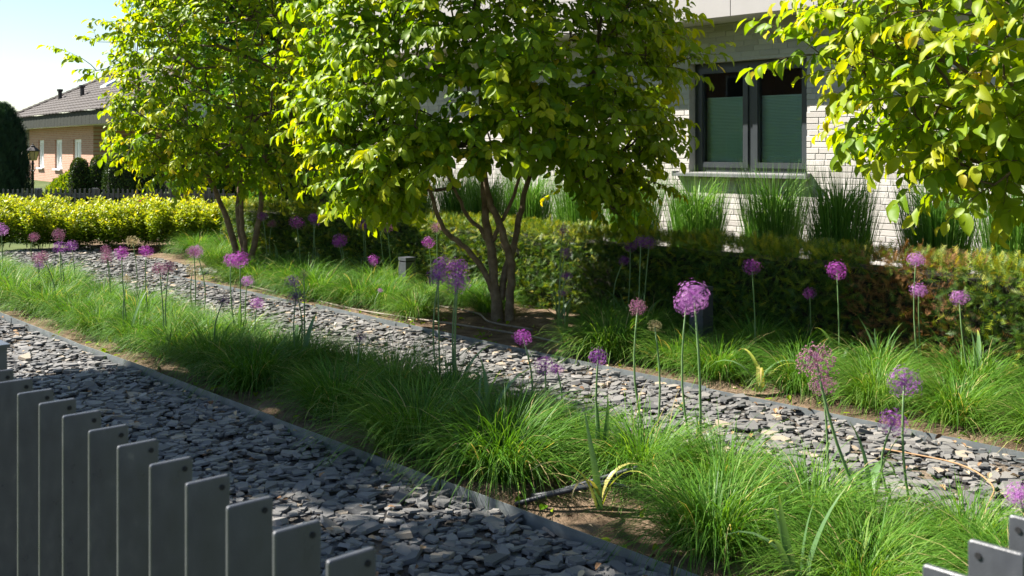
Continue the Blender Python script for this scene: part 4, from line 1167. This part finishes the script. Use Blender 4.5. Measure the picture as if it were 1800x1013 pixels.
bush('topiary_column', vp(-10.6, 27), dome(.26), 1.38, 3500, .055, M_TOPIARY, 'clipped topiary column standing between two others', 'topiary', 3, group='clipped topiary columns')
bush('topiary_column', vp(-9.95, 26.6), dome(.37), 1.4, 4500, .055, M_TOPIARY, 'broad clipped topiary column before the tall clipped bush', 'topiary', 4, group='clipped topiary columns')
bush('clipped_bush', vp(-9.85, 27.9), dome(.62), 1.85, 7000, .06, M_TOPIARY, 'tall rounded clipped bush behind the broad topiary column', 'bush', 5)
bush('mound_shrub', vp(-11.85, 29), lambda s: 1.0 * (1 - s ** 1.6) ** .55 + .01, 1.0, 6000, .09, M_LIME, 'low mounded green shrub before the brick house wall', 'shrub', 6)
bush('flowering_shrub', vp(-6.75, 19.4), dome(.22), .72, 700, .06, M_PINK, 'small bright pink flowering shrub behind the grey fence', 'shrub', 7)

# ------------------------------------------------------------------ neighbour's brick house
TH = math.radians(36.1)
away = FW * math.cos(TH) - RT * math.sin(TH)      # along the facade, receding
hu = -away
org = np.array(vp(-17.9, 45.0))
nh = thing('brick_bungalow', tuple(org), 'red brick bungalow with dark tiled hip roof and deep fascia', 'house', None, math.atan2(hu[1], hu[0]))
# local: +x toward the viewer along the facade, +y into the house
def nhp(a, name, mat, parent=None, **kw): return a.obj(name, mat, parent or nh, **kw)
NW = [(-10.45, -9.2), (-6.9, -5.5), (-3.45, -2.0)]
a = Acc(); xs = [-12.5] + [q for w in NW for q in w] + [0]
for i in range(0, len(xs) - 1):
    if i % 2 == 0: a.box(xs[i], xs[i + 1], 0, .3, -.5, 2.6)
    else:
        a.box(xs[i], xs[i + 1], 0, .3, -.5, .6); a.box(xs[i], xs[i + 1], 0, .3, 1.98, 2.6)
a.box(-.3, 0, .3, 2.2, -.5, 2.6); a.box(-12.5, -12.2, .3, 8, -.5, 2.6)
nhp(a, 'wall', M_CLAY)
a = Acc(); a.box(0, 9.0, 2.2, 2.5, -.5, 2.6); nhp(a, 'porch_wall', M_CLAY)
for x0, x1 in NW:
    w = nhp(Acc().box(x0, x0 + .12, .08, .16, .6, 1.98).box(x1 - .12, x1, .08, .16, .6, 1.98).box(x0 + .12, x1 - .12, .08, .16, 1.86, 1.98).box(x0 + .12, x1 - .12, .08, .16, .6, .72).box((x0 + x1) / 2 - .07, (x0 + x1) / 2 + .07, .08, .16, .72, 1.86), 'window', M_WHITE)
    nhp(Acc().box(x0 + .1, x1 - .1, .17, .19, .65, 1.9), 'curtain', M_WHITE, w)
    nhp(Acc().box(x0 - .05, x1 + .05, -.12, .08, .54, .6), 'sill', M_WHITE, w)
w = nhp(Acc().box(1.0, 2.2, 2.15, 2.19, .1, 2.0), 'door', M_WHITE)
w = nhp(Acc().box(3.2, 5.6, 2.13, 2.19, 1.2, 2.1), 'window', M_FRAME)
nhp(Acc().lathe([(.02, 1.75), (.16, 1.8), (.2, 2.1), (.24, 2.12), (.05, 2.35), (.01, 2.4)], (6.0, 1.95, 0), 6), 'wall_lantern', M_IRON)
EX0, EX1, EY0, EY1 = -13.3, 12.0, -.75, 10.0
x = EX0; fz0, fz1 = 2.55, 3.12
fas = nhp(Acc().box(EX0 + .03, EX1 - .03, EY0 + .03, EY1 - .03, fz0 + .01, fz1 - .01), 'eaves_box', M_SOFFIT)
while x < EX1 - .4:
    nhp(Acc().box(x + .01, x + .59, EY0, EY0 + .028, fz0, fz1), 'fascia_panel', M_COPPER, fas); x += .6
nhp(Acc().box(EX0 - .002, EX0 + .028, EY0, EY1, fz0, fz1), 'fascia_panel', M_COPPER, fas)
# tiled hip roof: overlapping courses
RZ = 6.1; RY = (EY0 + EY1) / 2; HIPX = EX0 + 6.4
a = Acc(); nc = 18
for i in range(nc):
    s0, s1 = i / nc, (i + 1) / nc
    for (sx, yA, yB) in ((1, EY0 - .12, RY),):
        y0 = yA + (yB - yA) * s0; y1 = yA + (yB - yA) * s1
        z0 = fz1 + (RZ - fz1) * s0 + .05; z1 = fz1 + (RZ - fz1) * s1
        l0 = EX0 - .12 + (HIPX - EX0 + .12) * s0; l1 = EX0 - .12 + (HIPX - EX0 + .12) * s1
        r1 = EX1
        m = 84; xs_ = np.arange(m + 1) / m
        V = []; F = []
        for q in range(m + 1):
            u = xs_[q]; wv = .028 * (q % 2)
            V += [(l0 + (r1 - l0) * u, y0, z0 + wv - .05), (l0 + (r1 - l0) * u, y0, z0 + wv), (l1 + (r1 - l1) * u, y1 + .02, z1 + wv)]
        for q in range(m):
            p = q * 3; F += [(p, p + 3, p + 4), (p, p + 4, p + 1), (p + 1, p + 4, p + 5), (p + 1, p + 5, p + 2)]
        a.add(V, F)
    # hip end courses
    xa0 = EX0 - .12 + (HIPX - EX0 + .12) * s0; xa1 = EX0 - .12 + (HIPX - EX0 + .12) * s1
    ya0, yb0 = EY0 - .12 + (RY - EY0 + .12) * s0, EY1 + .12 + (RY - EY1 - .12) * s0
    ya1, yb1 = EY0 - .12 + (RY - EY0 + .12) * s1, EY1 + .12 + (RY - EY1 - .12) * s1
    z0 = fz1 + (RZ - fz1) * s0 + .05; z1 = fz1 + (RZ - fz1) * s1
    a.add([(xa0, ya0, z0), (xa0, yb0, z0), (xa1, yb1, z1), (xa1, ya1, z1)], [(0, 2, 1), (0, 3, 2)])
a.add([(HIPX, RY, RZ), (EX1, RY, RZ), (EX1, EY1 + .12, fz1), (EX0 - .12, EY1 + .12, fz1)], [(0, 1, 2), (0, 2, 3)])
roof = nhp(a, 'roof', M_TILE)
a = Acc(); P0 = np.array([EX0 - .12, EY0 - .12, fz1 + .06]); P1 = np.array([HIPX, RY, RZ + .05])
for i in range(26):
    a.tube([P0 + (P1 - P0) * (i / 26), P0 + (P1 - P0) * ((i + 1.1) / 26)], [.12, .085], 6)
a.tube([P1, (EX1, RY, RZ + .05)], .1, 6)
nhp(a, 'ridge_tiles', M_TILE, roof)
def on_roof(x, s): return np.array([x, EY0 - .12 + (RY - EY0 + .12) * s, fz1 + (RZ - fz1) * s + .03])
a = Acc()
c0, c1 = on_roof(-4.4, .42), on_roof(-4.4, .8)
for d_, mm, nm_ in ((0, M_WHITE, 'skylight'),):
    V = [c0 + [0, 0, .1], c0 + [1.0, 0, .1], c1 + [1.0, 0, .1], c1 + [0, 0, .1], c0, c0 + [1.0, 0, 0], c1 + [1.0, 0, 0], c1]
    a.add(V, [(0, 1, 2), (0, 2, 3), (4, 5, 1), (4, 1, 0), (5, 6, 2), (5, 2, 1), (7, 4, 0), (7, 0, 3)])
nhp(a, 'skylight', plain('skylight_glass', [(.3, (.5, .6, .68)), (.7, (.62, .72, .78))], 2, .12), roof)
for (x, s) in ((-9.3, .3), (-5.0, .3)):
    p = on_roof(x, s); nhp(Acc().lathe([(.1, -.05), (.1, .38), (.15, .4), (.15, .5), (.01, .52)], p, 8), 'vent_pipe', M_IRON, roof)
# low garage beyond
gb = thing('garage', vp(-27.6, 58), 'pale low garage with grey roof edge behind the lamp', 'garage', None, math.atan2(hu[1], hu[0]))
Acc().box(-5, 3, 0, 5, -.5, 2.0).obj('wall', M_WHITE, gb)
Acc().box(-5.2, 3.2, -.2, 5.2, 2.0, 2.9).obj('roof_edge', M_PANEL, gb)

# ------------------------------------------------------------------ big trees behind
def far_tree(name, pos, crown_c, rx, rz, n, leaf, seed, label, mat=M_MAPLE, dark=0):
    r = np.random.default_rng(seed)
    t = thing(name, pos, label, 'tree', 'big trees beyond the garden')
    a = Acc(); a.tube([(0, 0, -.1), (.05, 0, crown_c * .4), (0, .1, crown_c), (0, 0, crown_c + rz * .6)], [.22, .18, .12, .03], 8); a.obj('trunk', M_BARK, t, True)
    A = Acc(); pos_, yd, nm = [], [], []
    nb = 90
    cc = norm(r.normal(0, 1, (nb, 3))) * (r.random((nb, 1)) ** .4) * np.array([rx, rx, rz]) * .85 + np.array([0, 0, crown_c])
    for c in cc[:40]: A.tube([(0, 0, crown_c - rz * .5), c * .5 + np.array([0, 0, crown_c * .45]), c], [.07, .04, .01], 5, cap=False)
    A.obj('branches', M_TWIG, t, True)
    per = n // nb
    P = np.repeat(cc, per, 0) + r.normal(0, 1, (nb * per, 3)) * np.array([.26, .26, .2]) * rx * .55
    d = norm(r.normal(0, 1, P.shape) + np.array([0, 0, -.3]))
    nn = np.array([0, 0, 1.0]) + norm(P - np.array([0, 0, crown_c])) * .5 + r.normal(0, .45, P.shape)
    tn = np.clip(r.normal(.5 - dark, .2, len(P)), 0, 1)
    C = Acc(); C.scatter(SLEAF, frames(P, d, nn, leaf * (.7 + .6 * r.random(len(P)))), tn); C.obj('crown', mat, t, kind='stuff')
far_tree('maple_tree', vp(-11.2, 35), 8.3, 2.0, 3.4, 16000, .22, 91, 'tall bright green tree rising behind the smaller garden tree')
far_tree('broadleaf_tree', vp(-7.2, 30), 4.6, 2.4, 3.6, 14000, .2, 92, 'dense green tree filling the gap beside the white house', dark=.15)
far_tree('broadleaf_tree', vp(-5.2, 33), 5.6, 2.6, 4.2, 12000, .2, 93, 'dark tree standing behind the corner of the white house', dark=.25)
far_tree('broadleaf_tree', vp(-5.6, 24), 2.2, 1.4, 2.0, 9000, .15, 94, 'lower leafy tree behind the pink shrub and lime shrubs', dark=.1)

bush('tall_bush', vp(-4.0, 21.0), dome(1.35), 2.9, 9000, .12, M_MAPLE, 'big leafy bush beyond the corner of the white house', 'bush', 8)
bush('tall_bush', vp(-6.2, 22.5), dome(1.1), 2.2, 7000, .12, M_MAPLE, 'rounded leafy bush behind the stems of the smaller tree', 'bush', 9)

# ------------------------------------------------------------------ house across the street (mirrored in the window)
oh = thing('street_house', (-25.5, -17.5, 0), 'dark brick house across the street with gabled roof', 'house', None, math.radians(8))
Acc().box(-8, 8, -9, 0, -.06, 5.2).obj('wall', M_CLAY, oh)
a = Acc(); a.add([(-8.4, .5, 5.1), (8.4, .5, 5.1), (8.4, -4.5, 9.0), (-8.4, -4.5, 9.0), (-8.4, -9.5, 5.1), (8.4, -9.5, 5.1)], [(0, 1, 2), (0, 2, 3), (3, 2, 5), (3, 5, 4), (0, 3, 4), (1, 5, 2)]); a.obj('roof', M_TILE, oh)
for x in (-5.5, -1.5, 3.0, 6.0):
    for z in (1.0, 3.4):
        w = Acc().box(x - .65, x + .65, .005, .05, z, z + 1.3).obj('window', M_WHITE, oh)
        Acc().box(x - .55, x + .55, .051, .06, z + .1, z + 1.2).obj('pane', M_FRAME, w)
